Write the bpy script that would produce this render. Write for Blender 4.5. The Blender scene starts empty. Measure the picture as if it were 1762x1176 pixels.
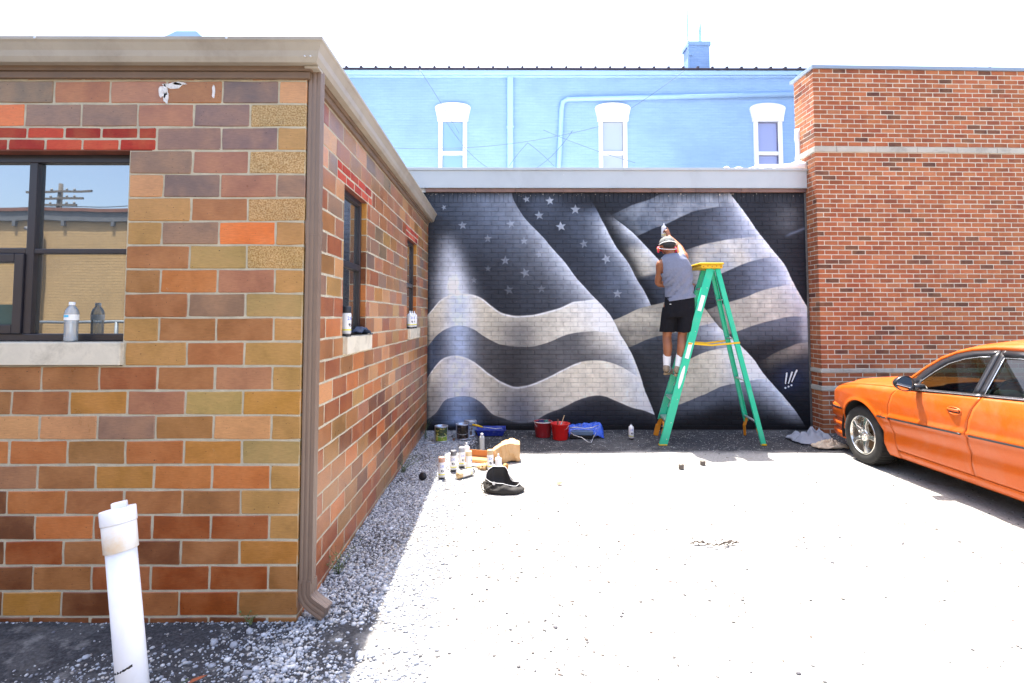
import bpy, bmesh, math, random
import numpy as np
from mathutils import Vector, Matrix
R = math.radians
random.seed(7)
rng = np.random.default_rng(11)
scene = bpy.context.scene
col = scene.collection

# ------------------------------------------------------------------ camera
CH = 1.577
cam_d = bpy.data.cameras.new('camera')
cam = bpy.data.objects.new('camera', cam_d); col.objects.link(cam)
cam.location = (0, 0, CH)
cam.rotation_euler = (R(90) + 0.0521, 0, -0.004)
cam_d.sensor_width = 36.0
cam_d.lens = 36.0 * 932.0 / 1762.0
cam_d.shift_x = (881 - 869.9) / 1762.0
cam_d.shift_y = -(588 - 497.3) / 1762.0
cam_d.clip_start = 0.05; cam_d.clip_end = 500
scene.camera = cam
# ------------------------------------------------------------------ sky, sun, exposure
SUN = Vector((-0.094, 0.335, 1.0)).normalized()
el = math.asin(SUN.z); az = math.atan2(SUN.x, SUN.y)
world = bpy.data.worlds.new('World'); scene.world = world; world.use_nodes = True
wn = world.node_tree.nodes; wl = world.node_tree.links
wn.clear()
sky = wn.new('ShaderNodeTexSky'); sky.sky_type = 'NISHITA'; sky.sun_disc = False
sky.sun_elevation = el; sky.sun_rotation = az
sky.dust_density = 3.5; sky.air_density = 0.9; sky.ozone_density = 0.6
bg = wn.new('ShaderNodeBackground'); bg.inputs['Strength'].default_value = 0.15
wo = wn.new('ShaderNodeOutputWorld')
wl.new(sky.outputs[0], bg.inputs[0]); wl.new(bg.outputs[0], wo.inputs[0])
sun_d = bpy.data.lights.new('sun', 'SUN'); sun_d.energy = 4.5; sun_d.angle = R(0.53); sun_d.color = (1.0, 0.94, 0.85)
sun = bpy.data.objects.new('sun', sun_d); col.objects.link(sun)
sun.rotation_euler = (-SUN).to_track_quat('-Z', 'Y').to_euler(); sun.location = (0, 0, 30)
scene.view_settings.view_transform = 'Standard'; scene.view_settings.look = 'None'
scene.view_settings.exposure = 2.15; scene.view_settings.gamma = 1.0
scene.view_settings.use_curve_mapping = False
scene.render.engine = 'CYCLES'
scene.cycles.max_bounces = 8; scene.cycles.transparent_max_bounces = 12

# ------------------------------------------------------------------ helpers
def C(r, g, b, k=1.0):
    def f(c):
        c /= 255.0
        return c / 12.92 if c <= 0.04045 else ((c + 0.055) / 1.055) ** 2.4
    return (f(r) * k, f(g) * k, f(b) * k)

def tag(o, label=None, cat=None, group=None, kind=None):
    if label: o['label'] = label
    if cat: o['category'] = cat
    if group: o['group'] = group
    if kind: o['kind'] = kind
    return o

def empty(name, loc=(0, 0, 0), rz=0.0, label=None, cat=None, group=None):
    o = bpy.data.objects.new(name, None); col.objects.link(o)
    o.empty_display_size = 0.1
    o.location = loc; o.rotation_euler = (0, 0, rz)
    return tag(o, label, cat, group)

def base_of(p):
    v = Vector((0, 0, 0))
    while p is not None:
        v += Vector(p.location); p = p.parent
    return v

class MB:
    """collects geometry (world or local coordinates) for ONE mesh object"""
    def __init__(s): s.v = []; s.f = []; s.sm = []; s.mi = []; s.cur = 0
    def add(s, vs, fs, smooth=False):
        n = len(s.v); s.v += [tuple(p) for p in vs]
        for f in fs: s.f.append([i + n for i in f]); s.sm.append(smooth); s.mi.append(s.cur)
        return s
    def box(s, x0, x1, y0, y1, z0, z1, M=None):
        vs = [Vector((x, y, z)) for z in (z0, z1) for (x, y) in ((x0, y0), (x1, y0), (x1, y1), (x0, y1))]
        if M is not None: vs = [M @ v for v in vs]
        return s.add(vs, [(3, 2, 1, 0), (4, 5, 6, 7), (0, 1, 5, 4), (1, 2, 6, 5), (2, 3, 7, 6), (3, 0, 4, 7)])
    def bar(s, a, b, w, h, up=(0, 0, 1)):
        a = Vector(a); b = Vector(b); d = (b - a).normalized(); u = Vector(up)
        x = d.cross(u)
        if x.length < 1e-4: x = d.cross(Vector((1, 0, 0)))
        x.normalize(); u = x.cross(d)
        vs = [p + x * (sx * w / 2) + u * (sz * h / 2) for p in (a, b) for (sx, sz) in ((-1, -1), (1, -1), (1, 1), (-1, 1))]
        return s.add(vs, [(0, 1, 2, 3), (7, 6, 5, 4), (0, 4, 5, 1), (1, 5, 6, 2), (2, 6, 7, 3), (3, 7, 4, 0)])
    def rings(s, rs, cap0=True, cap1=True, smooth=True, closed=True):
        n = len(rs[0]); b = len(s.v); vs = []; fs = []
        for r in rs: vs += list(r)
        for i in range(len(rs) - 1):
            for j in range(n if closed else n - 1):
                k = (j + 1) % n
                fs.append((i * n + j, i * n + k, (i + 1) * n + k, (i + 1) * n + j))
        s.add(vs, fs, smooth)
        if cap0: s.add(list(rs[0]), [tuple(range(n))[::-1]], False)
        if cap1: s.add(list(rs[-1]), [tuple(range(n))], False)
        return s
    def tube(s, pts, r, n=8, caps=True, smooth=True, flat=1.0):
        pts = [Vector(p) for p in pts]
        rr = r if hasattr(r, '__len__') else [r] * len(pts)
        prev = None; rs = []
        for i, p in enumerate(pts):
            t = (pts[min(i + 1, len(pts) - 1)] - pts[max(i - 1, 0)]).normalized()
            if prev is None:
                x = t.cross(Vector((0, 0, 1)))
                if x.length < 1e-3: x = Vector((1, 0, 0))
            else:
                x = prev - t * prev.dot(t)
            x.normalize(); y = t.cross(x); prev = x
            rs.append([p + x * (math.cos(2 * math.pi * k / n) * rr[i]) + y * (math.sin(2 * math.pi * k / n) * rr[i] * flat) for k in range(n)])
        return s.rings(rs, caps, caps, smooth)
    def lathe(s, prof, c=(0, 0, 0), n=20, axis='z', smooth=True, caps=True, M=None):
        rs = []
        for (r, h) in prof:
            ring = []
            for k in range(n):
                a = 2 * math.pi * k / n
                if axis == 'z': p = Vector((r * math.cos(a), r * math.sin(a), h))
                elif axis == 'x': p = Vector((h, r * math.cos(a), r * math.sin(a)))
                else: p = Vector((r * math.sin(a), h, r * math.cos(a)))
                if M is not None: p = M @ p
                ring.append(p + Vector(c))
            rs.append(ring)
        return s.rings(rs, caps, caps, smooth)
    def grid(s, P, smooth=True):
        n = len(P[0]); m = len(P)
        return s.add([p for r in P for p in r], [(i * n + j, i * n + j + 1, (i + 1) * n + j + 1, (i + 1) * n + j) for i in range(m - 1) for j in range(n - 1)], smooth)
    def prism(s, poly, y0, y1, plane='xz'):
        n = len(poly)
        mk = {'xz': lambda p, t: (p[0], t, p[1]), 'yz': lambda p, t: (t, p[0], p[1]), 'xy': lambda p, t: (p[0], p[1], t)}[plane]
        vs = [mk(p, y0) for p in poly] + [mk(p, y1) for p in poly]
        fs = [tuple(range(n))[::-1], tuple(range(n, 2 * n))] + [(i, (i + 1) % n, n + (i + 1) % n, n + i) for i in range(n)]
        return s.add(vs, fs)
    def build(s, name, mat, parent=None, world=True, bevel=0, seg=2, solid=0, subsurf=0, M=None, autosm=False):
        me = bpy.data.meshes.new(name)
        off = base_of(parent) if (world and parent is not None) else Vector((0, 0, 0))
        vs = [Vector(p) - off for p in s.v]
        if M is not None: vs = [M @ v for v in vs]
        me.from_pydata([tuple(v) for v in vs], [], s.f)
        me.polygons.foreach_set('use_smooth', s.sm)
        mats = mat if isinstance(mat, (list, tuple)) else [mat]
        for m in mats: me.materials.append(m)
        if len(mats) > 1: me.polygons.foreach_set('material_index', s.mi)
        bm = bmesh.new(); bm.from_mesh(me)
        bmesh.ops.remove_doubles(bm, verts=bm.verts, dist=1e-5)
        bmesh.ops.recalc_face_normals(bm, faces=bm.faces)
        bm.to_mesh(me); bm.free()
        me.update()
        o = bpy.data.objects.new(name, me); col.objects.link(o)
        if parent is not None: o.parent = parent
        if solid:
            m = o.modifiers.new('solid', 'SOLIDIFY'); m.thickness = solid; m.offset = 0
        if bevel:
            m = o.modifiers.new('bevel', 'BEVEL'); m.width = bevel; m.segments = seg; m.limit_method = 'ANGLE'; m.angle_limit = R(40)
        if subsurf:
            m = o.modifiers.new('sub', 'SUBSURF'); m.levels = subsurf; m.render_levels = subsurf
        return o

def struct(o):
    o['kind'] = 'structure'; return o

def children(o): return [c for c in bpy.data.objects if c.parent == o]
def copy_tree(o, parent=None):
    kids = [c for c in list(col.objects) if c.parent == o]
    c = o.copy(); col.objects.link(c)
    if parent is not None: c.parent = parent
    for k in kids: copy_tree(k, c)
    return c

# ------------------------------------------------------------------ materials
def newmat(name):
    m = bpy.data.materials.new(name); m.use_nodes = True
    nt = m.node_tree; nt.nodes.clear()
    out = nt.nodes.new('ShaderNodeOutputMaterial')
    return m, nt, out
def N(nt, t, **kw):
    n = nt.nodes.new(t)
    for k, v in kw.items():
        if k.startswith('i_'): n.inputs[k[2:].replace('_', ' ')].default_value = v
        else: setattr(n, k, v)
    return n
def mixc(nt, f, a, b, mode='MIX'):
    n = nt.nodes.new('ShaderNodeMix'); n.data_type = 'RGBA'; n.blend_type = mode
    for sock, v in ((n.inputs[0], f), (n.inputs[6], a), (n.inputs[7], b)):
        if hasattr(v, 'is_linked') or hasattr(v, 'links'): nt.links.new(v, sock)
        elif isinstance(v, tuple): sock.default_value = (v + (1,))[:4]
        else: sock.default_value = v
    return n.outputs[2]
def ramp(nt, f, a, b, ca=(0, 0, 0), cb=(1, 1, 1)):
    n = nt.nodes.new('ShaderNodeMapRange'); n.clamp = True
    nt.links.new(f, n.inputs[0]); n.inputs[1].default_value = a; n.inputs[2].default_value = b
    return n.outputs[0]
def noise(nt, vec, scale, detail=4, rough=.6, dist=0):
    n = N(nt, 'ShaderNodeTexNoise'); n.inputs['Scale'].default_value = scale; n.inputs['Detail'].default_value = detail
    n.inputs['Roughness'].default_value = rough; n.inputs['Distortion'].default_value = dist
    if vec is not None: nt.links.new(vec, n.inputs['Vector'])
    return n
def bump(nt, h, strength, dist, prev=None):
    b = N(nt, 'ShaderNodeBump'); b.inputs['Strength'].default_value = strength; b.inputs['Distance'].default_value = dist
    nt.links.new(h, b.inputs['Height'])
    if prev is not None: nt.links.new(prev, b.inputs['Normal'])
    return b.outputs[0]

def mat(name, c, rough=.6, metal=0.0, var=.18, vs=6.0, bmp=.15, bs=80.0, bd=.002, dirt=None, dirtf=.25, spec=.5, coat=0, grime_s=2.5):
    m, nt, out = newmat(name)
    p = N(nt, 'ShaderNodeBsdfPrincipled')
    tc = N(nt, 'ShaderNodeTexCoord').outputs['Object']
    n1 = noise(nt, tc, vs, 5, .65)
    dk = tuple(x * (1 - var) for x in c); lt = tuple(min(1, x * (1 + var)) for x in c)
    cc = mixc(nt, ramp(nt, n1.outputs[0], .3, .7), dk, lt)
    if dirt is not None:
        n2 = noise(nt, tc, grime_s, 6, .7, .4)
        f = ramp(nt, n2.outputs[0], .5, .75)
        mm = N(nt, 'ShaderNodeMath', operation='MULTIPLY'); nt.links.new(f, mm.inputs[0]); mm.inputs[1].default_value = dirtf
        cc = mixc(nt, mm.outputs[0], cc, dirt)
    nt.links.new(cc, p.inputs['Base Color'])
    rr = N(nt, 'ShaderNodeMapRange'); nt.links.new(n1.outputs[0], rr.inputs[0]); rr.inputs[3].default_value = max(0, rough - .08); rr.inputs[4].default_value = min(1, rough + .08)
    nt.links.new(rr.outputs[0], p.inputs['Roughness'])
    p.inputs['Metallic'].default_value = metal; p.inputs['Specular IOR Level'].default_value = spec
    p.inputs['Coat Weight'].default_value = coat; p.inputs['Coat Roughness'].default_value = .04
    if bmp:
        n3 = noise(nt, tc, bs, 4, .6)
        nt.links.new(bump(nt, n3.outputs[0], bmp, bd), p.inputs['Normal'])
    nt.links.new(p.outputs[0], out.inputs[0])
    return m

def glass_mat(name, tint=(.5, .62, .56), refl=.12, rough=.01):
    m, nt, out = newmat(name)
    t = N(nt, 'ShaderNodeBsdfTransparent'); t.inputs[0].default_value = tint + (1,)
    g = N(nt, 'ShaderNodeBsdfGlossy'); g.inputs['Roughness'].default_value = rough; g.inputs[0].default_value = (1, 1, 1, 1)
    lw = N(nt, 'ShaderNodeLayerWeight'); lw.inputs[0].default_value = .5
    pw = N(nt, 'ShaderNodeMath', operation='POWER'); nt.links.new(lw.outputs[1], pw.inputs[0]); pw.inputs[1].default_value = 5
    a = N(nt, 'ShaderNodeMath', operation='ADD'); nt.links.new(pw.outputs[0], a.inputs[0]); a.inputs[1].default_value = refl; a.use_clamp = True
    mx = N(nt, 'ShaderNodeMixShader'); nt.links.new(a.outputs[0], mx.inputs[0]); nt.links.new(t.outputs[0], mx.inputs[1]); nt.links.new(g.outputs[0], mx.inputs[2])
    nt.links.new(mx.outputs[0], out.inputs[0])
    return m

def tile_material(name, from_object, gloss=.2, grain=1.0, streak=.35, ext=None):
    """fired clay: colour from the object (or face attribute), mottled, a little glaze"""
    m, nt, out = newmat(name)
    p = N(nt, 'ShaderNodeBsdfPrincipled')
    if from_object:
        oi = N(nt, 'ShaderNodeObjectInfo'); base = oi.outputs['Color']; alpha = oi.outputs['Alpha']
    else:
        at = N(nt, 'ShaderNodeAttribute'); at.attribute_name = 'bcol'; base = at.outputs['Color']; alpha = at.outputs['Alpha']
    geo = N(nt, 'ShaderNodeNewGeometry').outputs['Position']
    n1 = noise(nt, geo, 5.5, 4, .6, .3)
    mp = N(nt, 'ShaderNodeMapping'); nt.links.new(geo, mp.inputs[0]); mp.inputs['Scale'].default_value = (9, 9, 60)
    n2 = noise(nt, mp.outputs[0], 3.0, 4, .65)
    n3 = noise(nt, geo, 160, 3, .7)
    hs = N(nt, 'ShaderNodeHueSaturation')
    v1 = N(nt, 'ShaderNodeMapRange'); nt.links.new(n1.outputs[0], v1.inputs[0]); v1.inputs[1].default_value = .25; v1.inputs[2].default_value = .75; v1.inputs[3].default_value = 1 - streak * .75; v1.inputs[4].default_value = 1 + streak * .75
    nt.links.new(base, hs.inputs['Color']); nt.links.new(v1.outputs[0], hs.inputs['Value'])
    c1 = mixc(nt, ramp(nt, n1.outputs[0], .42, .72), hs.outputs[0], mixc(nt, .35, hs.outputs[0], (.34, .17, .07)))
    st = N(nt, 'ShaderNodeMapRange'); nt.links.new(n2.outputs[0], st.inputs[0]); st.inputs[1].default_value = .3; st.inputs[2].default_value = .7; st.inputs[3].default_value = .86; st.inputs[4].default_value = 1.14
    c2 = mixc(nt, 1.0, c1, st.outputs[0], 'MULTIPLY')
    # pinholes and iron specks
    sp = ramp(nt, noise(nt, geo, 95, 2, .5).outputs[0], .70, .76)
    c3 = mixc(nt, sp, c2, (.03, .018, .012))
    # salt-glaze speckle on the tiles whose alpha is low
    g1 = noise(nt, geo, 120, 3, .7); inv = N(nt, 'ShaderNodeMath', operation='SUBTRACT'); inv.inputs[0].default_value = 1; nt.links.new(alpha, inv.inputs[1])
    gm = mixc(nt, ramp(nt, g1.outputs[0], .42, .58), mixc(nt, 1.0, c3, (.60, .54, .42), 'MULTIPLY'), mixc(nt, .22, c3, (.75, .68, .46)))
    c3 = mixc(nt, inv.outputs[0], c3, gm)
    # chips and lime smears near the edges of some pieces
    sm_ = noise(nt, geo, 13, 6, .8, .6)
    c3 = mixc(nt, ramp(nt, sm_.outputs[0], .70, .735), c3, (.50, .42, .30))
    nt.links.new(c3, p.inputs['Base Color'])
    rr = N(nt, 'ShaderNodeMapRange'); nt.links.new(n1.outputs[0], rr.inputs[0]); rr.inputs[3].default_value = gloss; rr.inputs[4].default_value = gloss + .25
    nt.links.new(rr.outputs[0], p.inputs['Roughness'])
    b = bump(nt, n2.outputs[0], .25 * grain, .003)
    b = bump(nt, n3.outputs[0], .25 * grain, .0012, b)
    nt.links.new(b, p.inputs['Normal'])
    nt.links.new(p.outputs[0], out.inputs[0])
    return m

# ------------------------------------------------------------------ masonry built piece by piece
def brick_shape(w, h, d, bev, jit, rnd, n=12):
    """(verts, faces) of one brick: face in the XZ plane looking to -Y, centred"""
    a, b = w / 2, h / 2; c = bev * 1.3
    if n == 12:
        pts = [(-a + c, -b), (0, -b), (a - c, -b), (a, -b + c), (a, 0), (a, b - c), (a - c, b), (0, b), (-a + c, b), (-a, b - c), (-a, 0), (-a, -b + c)]
    else:
        pts = [(-a + c, -b), (a - c, -b), (a, -b + c), (a, b - c), (a - c, b), (-a + c, b), (-a, b - c), (-a, -b + c)]
    pts = [(x + rnd.uniform(-jit, jit), z + rnd.uniform(-jit, jit)) for x, z in pts]
    k = len(pts)
    sx, sz = (a - bev) / a, (b - bev) / b
    v = [(x, d, z) for x, z in pts] + [(x, bev, z) for x, z in pts] + [(x * sx, 0, z * sz) for x, z in pts]
    f = []
    for r in range(2):
        for i in range(k):
            j = (i + 1) % k
            f.append((r * k + i, r * k + j, (r + 1) * k + j, (r + 1) * k + i))
    f.append(tuple(range(2 * k, 3 * k)))
    return v, f
_cache = {}
def brick_mesh(name, w, h, d, bev, jit, mat_, var, n=12):
    key = (name, round(w, 3), round(h, 3), round(d, 3), mat_.name, var)
    if key in _cache: return _cache[key]
    v, f = brick_shape(w, h, d, bev, jit, random.Random(hash(key[1:4]) % 9973 + var * 77), n)
    me = bpy.data.meshes.new(name); me.from_pydata(v, [], f); me.materials.append(mat_)
    me.update(); _cache[key] = me
    return me
def project(p):
    x, y, z = p[0], p[1], p[2] - CH
    d = y * math.cos(.0521) + z * math.sin(.0521)
    if d < .2: return None
    return 869.9 + 932 * (x - .004 * y) / d, 497.3 - 932 * (z * math.cos(.0521) - y * math.sin(.0521)) / d, d
def lay(parent, name, cells, T, ang, mat_o, mat_s, limit=300, depth=.03, bev=.003, jit=.0012, n=12, rough_out=.0015, hide=None):
    """cells: (s0, s1, z0, z1, colour). T(s, z) -> world point on the face. Largest in the picture become objects, the rest one joined part."""
    pr = []
    for c in cells:
        s0, s1, z0, z1, _ = c
        q = project(T((s0 + s1) / 2, (z0 + z1) / 2)); sc = -1
        a = project(T(s0, z0)); b = project(T(s1, z1))
        if q and a and b and -10 < q[0] < 1772 and -10 < q[1] < 1186:
            sc = abs((a[0] - b[0]) * (a[1] - b[1]))
            if hide and hide(q[0], q[1]): sc = -.5
        pr.append(sc)
    order = sorted(range(len(cells)), key=lambda i: -pr[i])
    keep = set(i for i in order[:limit] if pr[i] > 0)
    sv, sf, sc_ = [], [], []
    base = base_of(parent); rot = Matrix.Rotation(ang, 4, 'Z')
    rnd = random.Random(5)
    for i, (s0, s1, z0, z1, cc) in enumerate(cells):
        w, h = s1 - s0, z1 - z0
        out = rnd.uniform(-rough_out, rough_out)
        nrm = rot @ Vector((0, -1, 0))
        P = Vector(T((s0 + s1) / 2, (z0 + z1) / 2)) + nrm * out
        tilt = rnd.uniform(-.004, .004)
        if i in keep:
            me = brick_mesh(name, w, h, depth, bev, jit, mat_o, rnd.randrange(5), n)
            o = bpy.data.objects.new(name, me); col.objects.link(o)
            o.parent = parent; o.location = P - base; o.rotation_euler = (0, tilt, ang)
            o.color = (cc[0], cc[1], cc[2], cc[3] if len(cc) > 3 else 1)
        elif w > .008 and h > .008:
            v, f = brick_shape(w, h, depth, bev, jit, rnd, n if n == 8 else 12)
            k = len(sv); M = Matrix.Translation(P) @ rot @ Matrix.Rotation(tilt, 4, 'Y')
            sv += [tuple(M @ Vector(q)) for q in v]; sf += [[a + k for a in ff] for ff in f]; sc_ += [cc] * len(f)
    if sv:
        me = bpy.data.meshes.new(name + '_courses')
        me.from_pydata([tuple(Vector(q) - base) for q in sv], [], sf); me.materials.append(mat_s)
        at = me.attributes.new('bcol', 'FLOAT_COLOR', 'FACE')
        at.data.foreach_set('color', np.array([(c[0], c[1], c[2], c[3] if len(c) > 3 else 1) for c in sc_], dtype=np.float32).ravel())
        me.update()
        o = bpy.data.objects.new(name + '_courses', me); col.objects.link(o); o.parent = parent
        o['kind'] = 'stuff'
        return o

def vary(c, k=.12, rnd=random):
    f = 1 + rnd.uniform(-k, k)
    return tuple(max(0, x * f * (1 + rnd.uniform(-.05, .05))) for x in c[:3]) + tuple(c[3:])

# ------------------------------------------------------------------ ground
X1, D1, D2 = -1.071, 2.893, 7.67
TW, TC = .3048, .1288
def ground_mat():
    m, nt, out = newmat('ground_dust_asphalt_shade')
    p = N(nt, 'ShaderNodeBsdfPrincipled'); p.inputs['Roughness'].default_value = .9; p.inputs['Specular IOR Level'].default_value = .2
    pos = N(nt, 'ShaderNodeNewGeometry').outputs['Position']
    sx = N(nt, 'ShaderNodeSeparateXYZ'); nt.links.new(pos, sx.inputs[0])
    n1 = noise(nt, pos, 1.1, 5, .6, .4); n2 = noise(nt, pos, 55, 5, .75); n3 = noise(nt, pos, 9, 5, .65)
    dust = mixc(nt, ramp(nt, n2.outputs[0], .3, .7), (.20, .195, .185), (.38, .372, .355))
    dust = mixc(nt, ramp(nt, n3.outputs[0], .55, .8), dust, (.27, .235, .175))
    dust = mixc(nt, ramp(nt, n1.outputs[0], .60, .74), dust, (.16, .13, .085))
    tar_and_shade = mixc(nt, ramp(nt, n2.outputs[0], .45, .72), (.012, .013, .018), (.06, .064, .075))
    # worn asphalt, plus shade painted dark beside tiled and mural walls to their shadow edges
    def mp(f, a, b):
        n = N(nt, 'ShaderNodeMapRange'); nt.links.new(f, n.inputs[0]); n.inputs[1].default_value = a; n.inputs[2].default_value = b; return n.outputs[0]
    def mul(a, b, op='MULTIPLY'):
        n = N(nt, 'ShaderNodeMath', operation=op); n.use_clamp = True
        for i, v in enumerate((a, b)):
            if isinstance(v, (int, float)): n.inputs[i].default_value = v
            else: nt.links.new(v, n.inputs[i])
        return n.outputs[0]
    def madd(a, k, b):
        n = N(nt, 'ShaderNodeMath', operation='MULTIPLY_ADD'); nt.links.new(a, n.inputs[0]); n.inputs[1].default_value = k; nt.links.new(b, n.inputs[2]); return n.outputs[0]
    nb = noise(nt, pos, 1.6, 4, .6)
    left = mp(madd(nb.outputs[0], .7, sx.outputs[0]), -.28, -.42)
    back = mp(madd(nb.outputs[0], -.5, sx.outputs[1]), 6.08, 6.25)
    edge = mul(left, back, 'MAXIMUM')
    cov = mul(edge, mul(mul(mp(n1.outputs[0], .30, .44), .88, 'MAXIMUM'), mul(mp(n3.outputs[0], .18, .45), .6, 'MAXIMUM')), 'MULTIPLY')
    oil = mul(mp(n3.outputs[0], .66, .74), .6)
    cc = mixc(nt, mul(mul(cov, .9), oil, 'MAXIMUM'), dust, tar_and_shade)
    nt.links.new(cc, p.inputs['Base Color'])
    b = bump(nt, n2.outputs[0], .7, .008); b = bump(nt, noise(nt, pos, 230, 3, .7).outputs[0], .5, .003, b)
    nt.links.new(b, p.inputs['Normal']); nt.links.new(p.outputs[0], out.inputs[0])
    return m
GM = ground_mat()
mb = MB()
xs = [-60, -20, -8, -4] + [-3 + .1 * i for i in range(101)] + [8, 12, 20, 60]; ysg = [-60, -20, -6, -2, 0, 1] + [1.5 + .1 * i for i in range(72)] + [9, 14, 30, 90]
from mathutils import noise as mnoise
def gz(x, y):
    return .012 * mnoise.noise(Vector((x * 1.3, y * 1.3, 0))) + .005 * mnoise.noise(Vector((x * 5, y * 5, 3))) if (-3.2 < x < 7.2 and 1.4 < y < 8.8) else 0.0
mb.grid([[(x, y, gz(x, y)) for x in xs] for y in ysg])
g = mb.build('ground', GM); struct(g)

def gravel(name, n, xr, yr, size, cols, dens=None, seed=1, zoff=0, label=None):
    """loose stones as one joined object of real little solids"""
    r = np.random.default_rng(seed)
    t = (1 + 5 ** .5) / 2
    iv = np.array([(-1, t, 0), (1, t, 0), (-1, -t, 0), (1, -t, 0), (0, -1, t), (0, 1, t), (0, -1, -t), (0, 1, -t), (t, 0, -1), (t, 0, 1), (-t, 0, -1), (-t, 0, 1)]) / 1.9
    fi = np.array([(0, 11, 5), (0, 5, 1), (0, 1, 7), (0, 7, 10), (0, 10, 11), (1, 5, 9), (5, 11, 4), (11, 10, 2), (10, 7, 6), (7, 1, 8), (3, 9, 4), (3, 4, 2), (3, 2, 6), (3, 6, 8), (3, 8, 9), (4, 9, 5), (2, 4, 11), (6, 2, 10), (8, 6, 7), (9, 8, 1)])
    px = r.uniform(*xr, n); py = r.uniform(*yr, n)
    if dens is not None:
        k = np.array([dens(a, b) for a, b in zip(px, py)]) > r.uniform(0, 1, n); px, py = px[k], py[k]; n = len(px)
    s = size[0] + (size[1] - size[0]) * r.power(.45, n)
    sc = np.stack([s * r.uniform(.7, 1.35, n), s * r.uniform(.7, 1.35, n), s * r.uniform(.45, .8, n)], 1)
    a = r.uniform(0, 6.283, n); ca, sa = np.cos(a), np.sin(a)
    V = iv[None] * (1 + r.uniform(-.25, .25, (n, 12, 1))) * sc[:, None, :]
    x = V[..., 0] * ca[:, None] - V[..., 1] * sa[:, None]; y = V[..., 0] * sa[:, None] + V[..., 1] * ca[:, None]
    z0 = np.array([gz(p, q) for p, q in zip(px, py)])
    V = np.stack([x + px[:, None], y + py[:, None], V[..., 2] + (z0 + s * .25 + zoff)[:, None]], -1).reshape(-1, 3)
    F = (fi[None] + 12 * np.arange(n)[:, None, None]).reshape(-1, 3)
    me = bpy.data.meshes.new(name)
    me.vertices.add(len(V)); me.vertices.foreach_set('co', V.ravel().astype(np.float32))
    me.loops.add(F.size); me.loops.foreach_set('vertex_index', F.ravel().astype(np.int32))
    me.polygons.add(len(F)); me.polygons.foreach_set('loop_start', np.arange(0, F.size, 3, dtype=np.int32)); me.polygons.foreach_set('loop_total', np.full(len(F), 3, dtype=np.int32))
    ci = np.array(cols)[r.integers(0, len(cols), n)] * r.uniform(.75, 1.2, (n, 1))
    cc = np.concatenate([np.repeat(ci, 20, 0), np.ones((n * 20, 1))], 1).astype(np.float32)
    at = me.attributes.new('bcol', 'FLOAT_COLOR', 'FACE'); at.data.foreach_set('color', cc.ravel())
    me.update(calc_edges=True); me.validate()
    me.materials.append(STONE)
    o = bpy.data.objects.new(name, me); col.objects.link(o)
    return tag(o, label, 'gravel', kind='stuff')
def stone_mat():
    m, nt, out = newmat('limestone_chip')
    p = N(nt, 'ShaderNodeBsdfPrincipled'); p.inputs['Roughness'].default_value = .85
    at = N(nt, 'ShaderNodeAttribute'); at.attribute_name = 'bcol'
    pos = N(nt, 'ShaderNodeNewGeometry').outputs['Position']
    n = noise(nt, pos, 120, 3, .6)
    nt.links.new(mixc(nt, ramp(nt, n.outputs[0], .35, .7), mixc(nt, .35, at.outputs['Color'], (.08, .08, .09)), at.outputs['Color']), p.inputs['Base Color'])
    nt.links.new(p.outputs[0], out.inputs[0]); return m
STONE = stone_mat()
GC = [(.50, .53, .58), (.42, .45, .50), (.56, .57, .58), (.33, .35, .39), (.18, .19, .22), (.45, .43, .40)]
def dleft(x, y):
    d = min(1, max(0, (-.30 - x) / .35))
    n = mnoise.noise(Vector((x * 1.6, y * 1.6, 5)))
    if y < D1 - .02: d *= max(.06, min(1, .62 + 1.9 * n)) * min(1, max(.12, (x + 2.3) / .7))
    else: d *= max(.25, min(1, .9 + 1.2 * n))
    return d
gravel('gravel', 58000, (-1.085, -.2), (1.75, 7.6), (.0035, .0115), GC, lambda x, y: 0 if (x < X1 - .01 and y > D1 - .01) else dleft(x, y), 1, label='loose pale limestone chips in the shade along the tiled side wall')
gravel('gravel', 17000, (-3.1, -1.085), (1.75, D1), (.0025, .0095), GC, dleft, 6, label='loose pale chips over dark asphalt in front of the tiled wall')
gravel('coarse_gravel', 2600, (-2.2, -.15), (1.75, 7.5), (.012, .022), GC[:4], lambda x, y: 0 if (x < X1 + .02 and y > D1 - .02) else dleft(x, y) * (1 if x > X1 else .6), 2, label='larger pale stones heaped along the foot of the tiled side wall')
gravel('scattered_gravel', 15000, (-1.2, 4.6), (1.9, 7.6), (.0025, .0075), [(.42, .42, .42), (.28, .27, .26), (.50, .49, .47), (.17, .16, .15)], lambda x, y: (.9 if y > 6.4 else .42 * max(.25, 1 - abs(x) / 3.2)), 3, label='fine loose chips scattered over the open yard')
gravel('scattered_pebbles', 14000, (-.7, 5.4), (1.9, 7.6), (.0040, .0098), [(.09, .09, .09), (.13, .12, .11), (.18, .14, .12), (.07, .07, .08)], lambda x, y: .12 + .75 * max(0, 1 - (x + .7) / 2.2) * max(.1, min(1, .5 + 2 * mnoise.noise(Vector((x * 1.2, y * 1.2, 9))))), 4, label='small dark pebbles dotted about the open yard')

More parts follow.
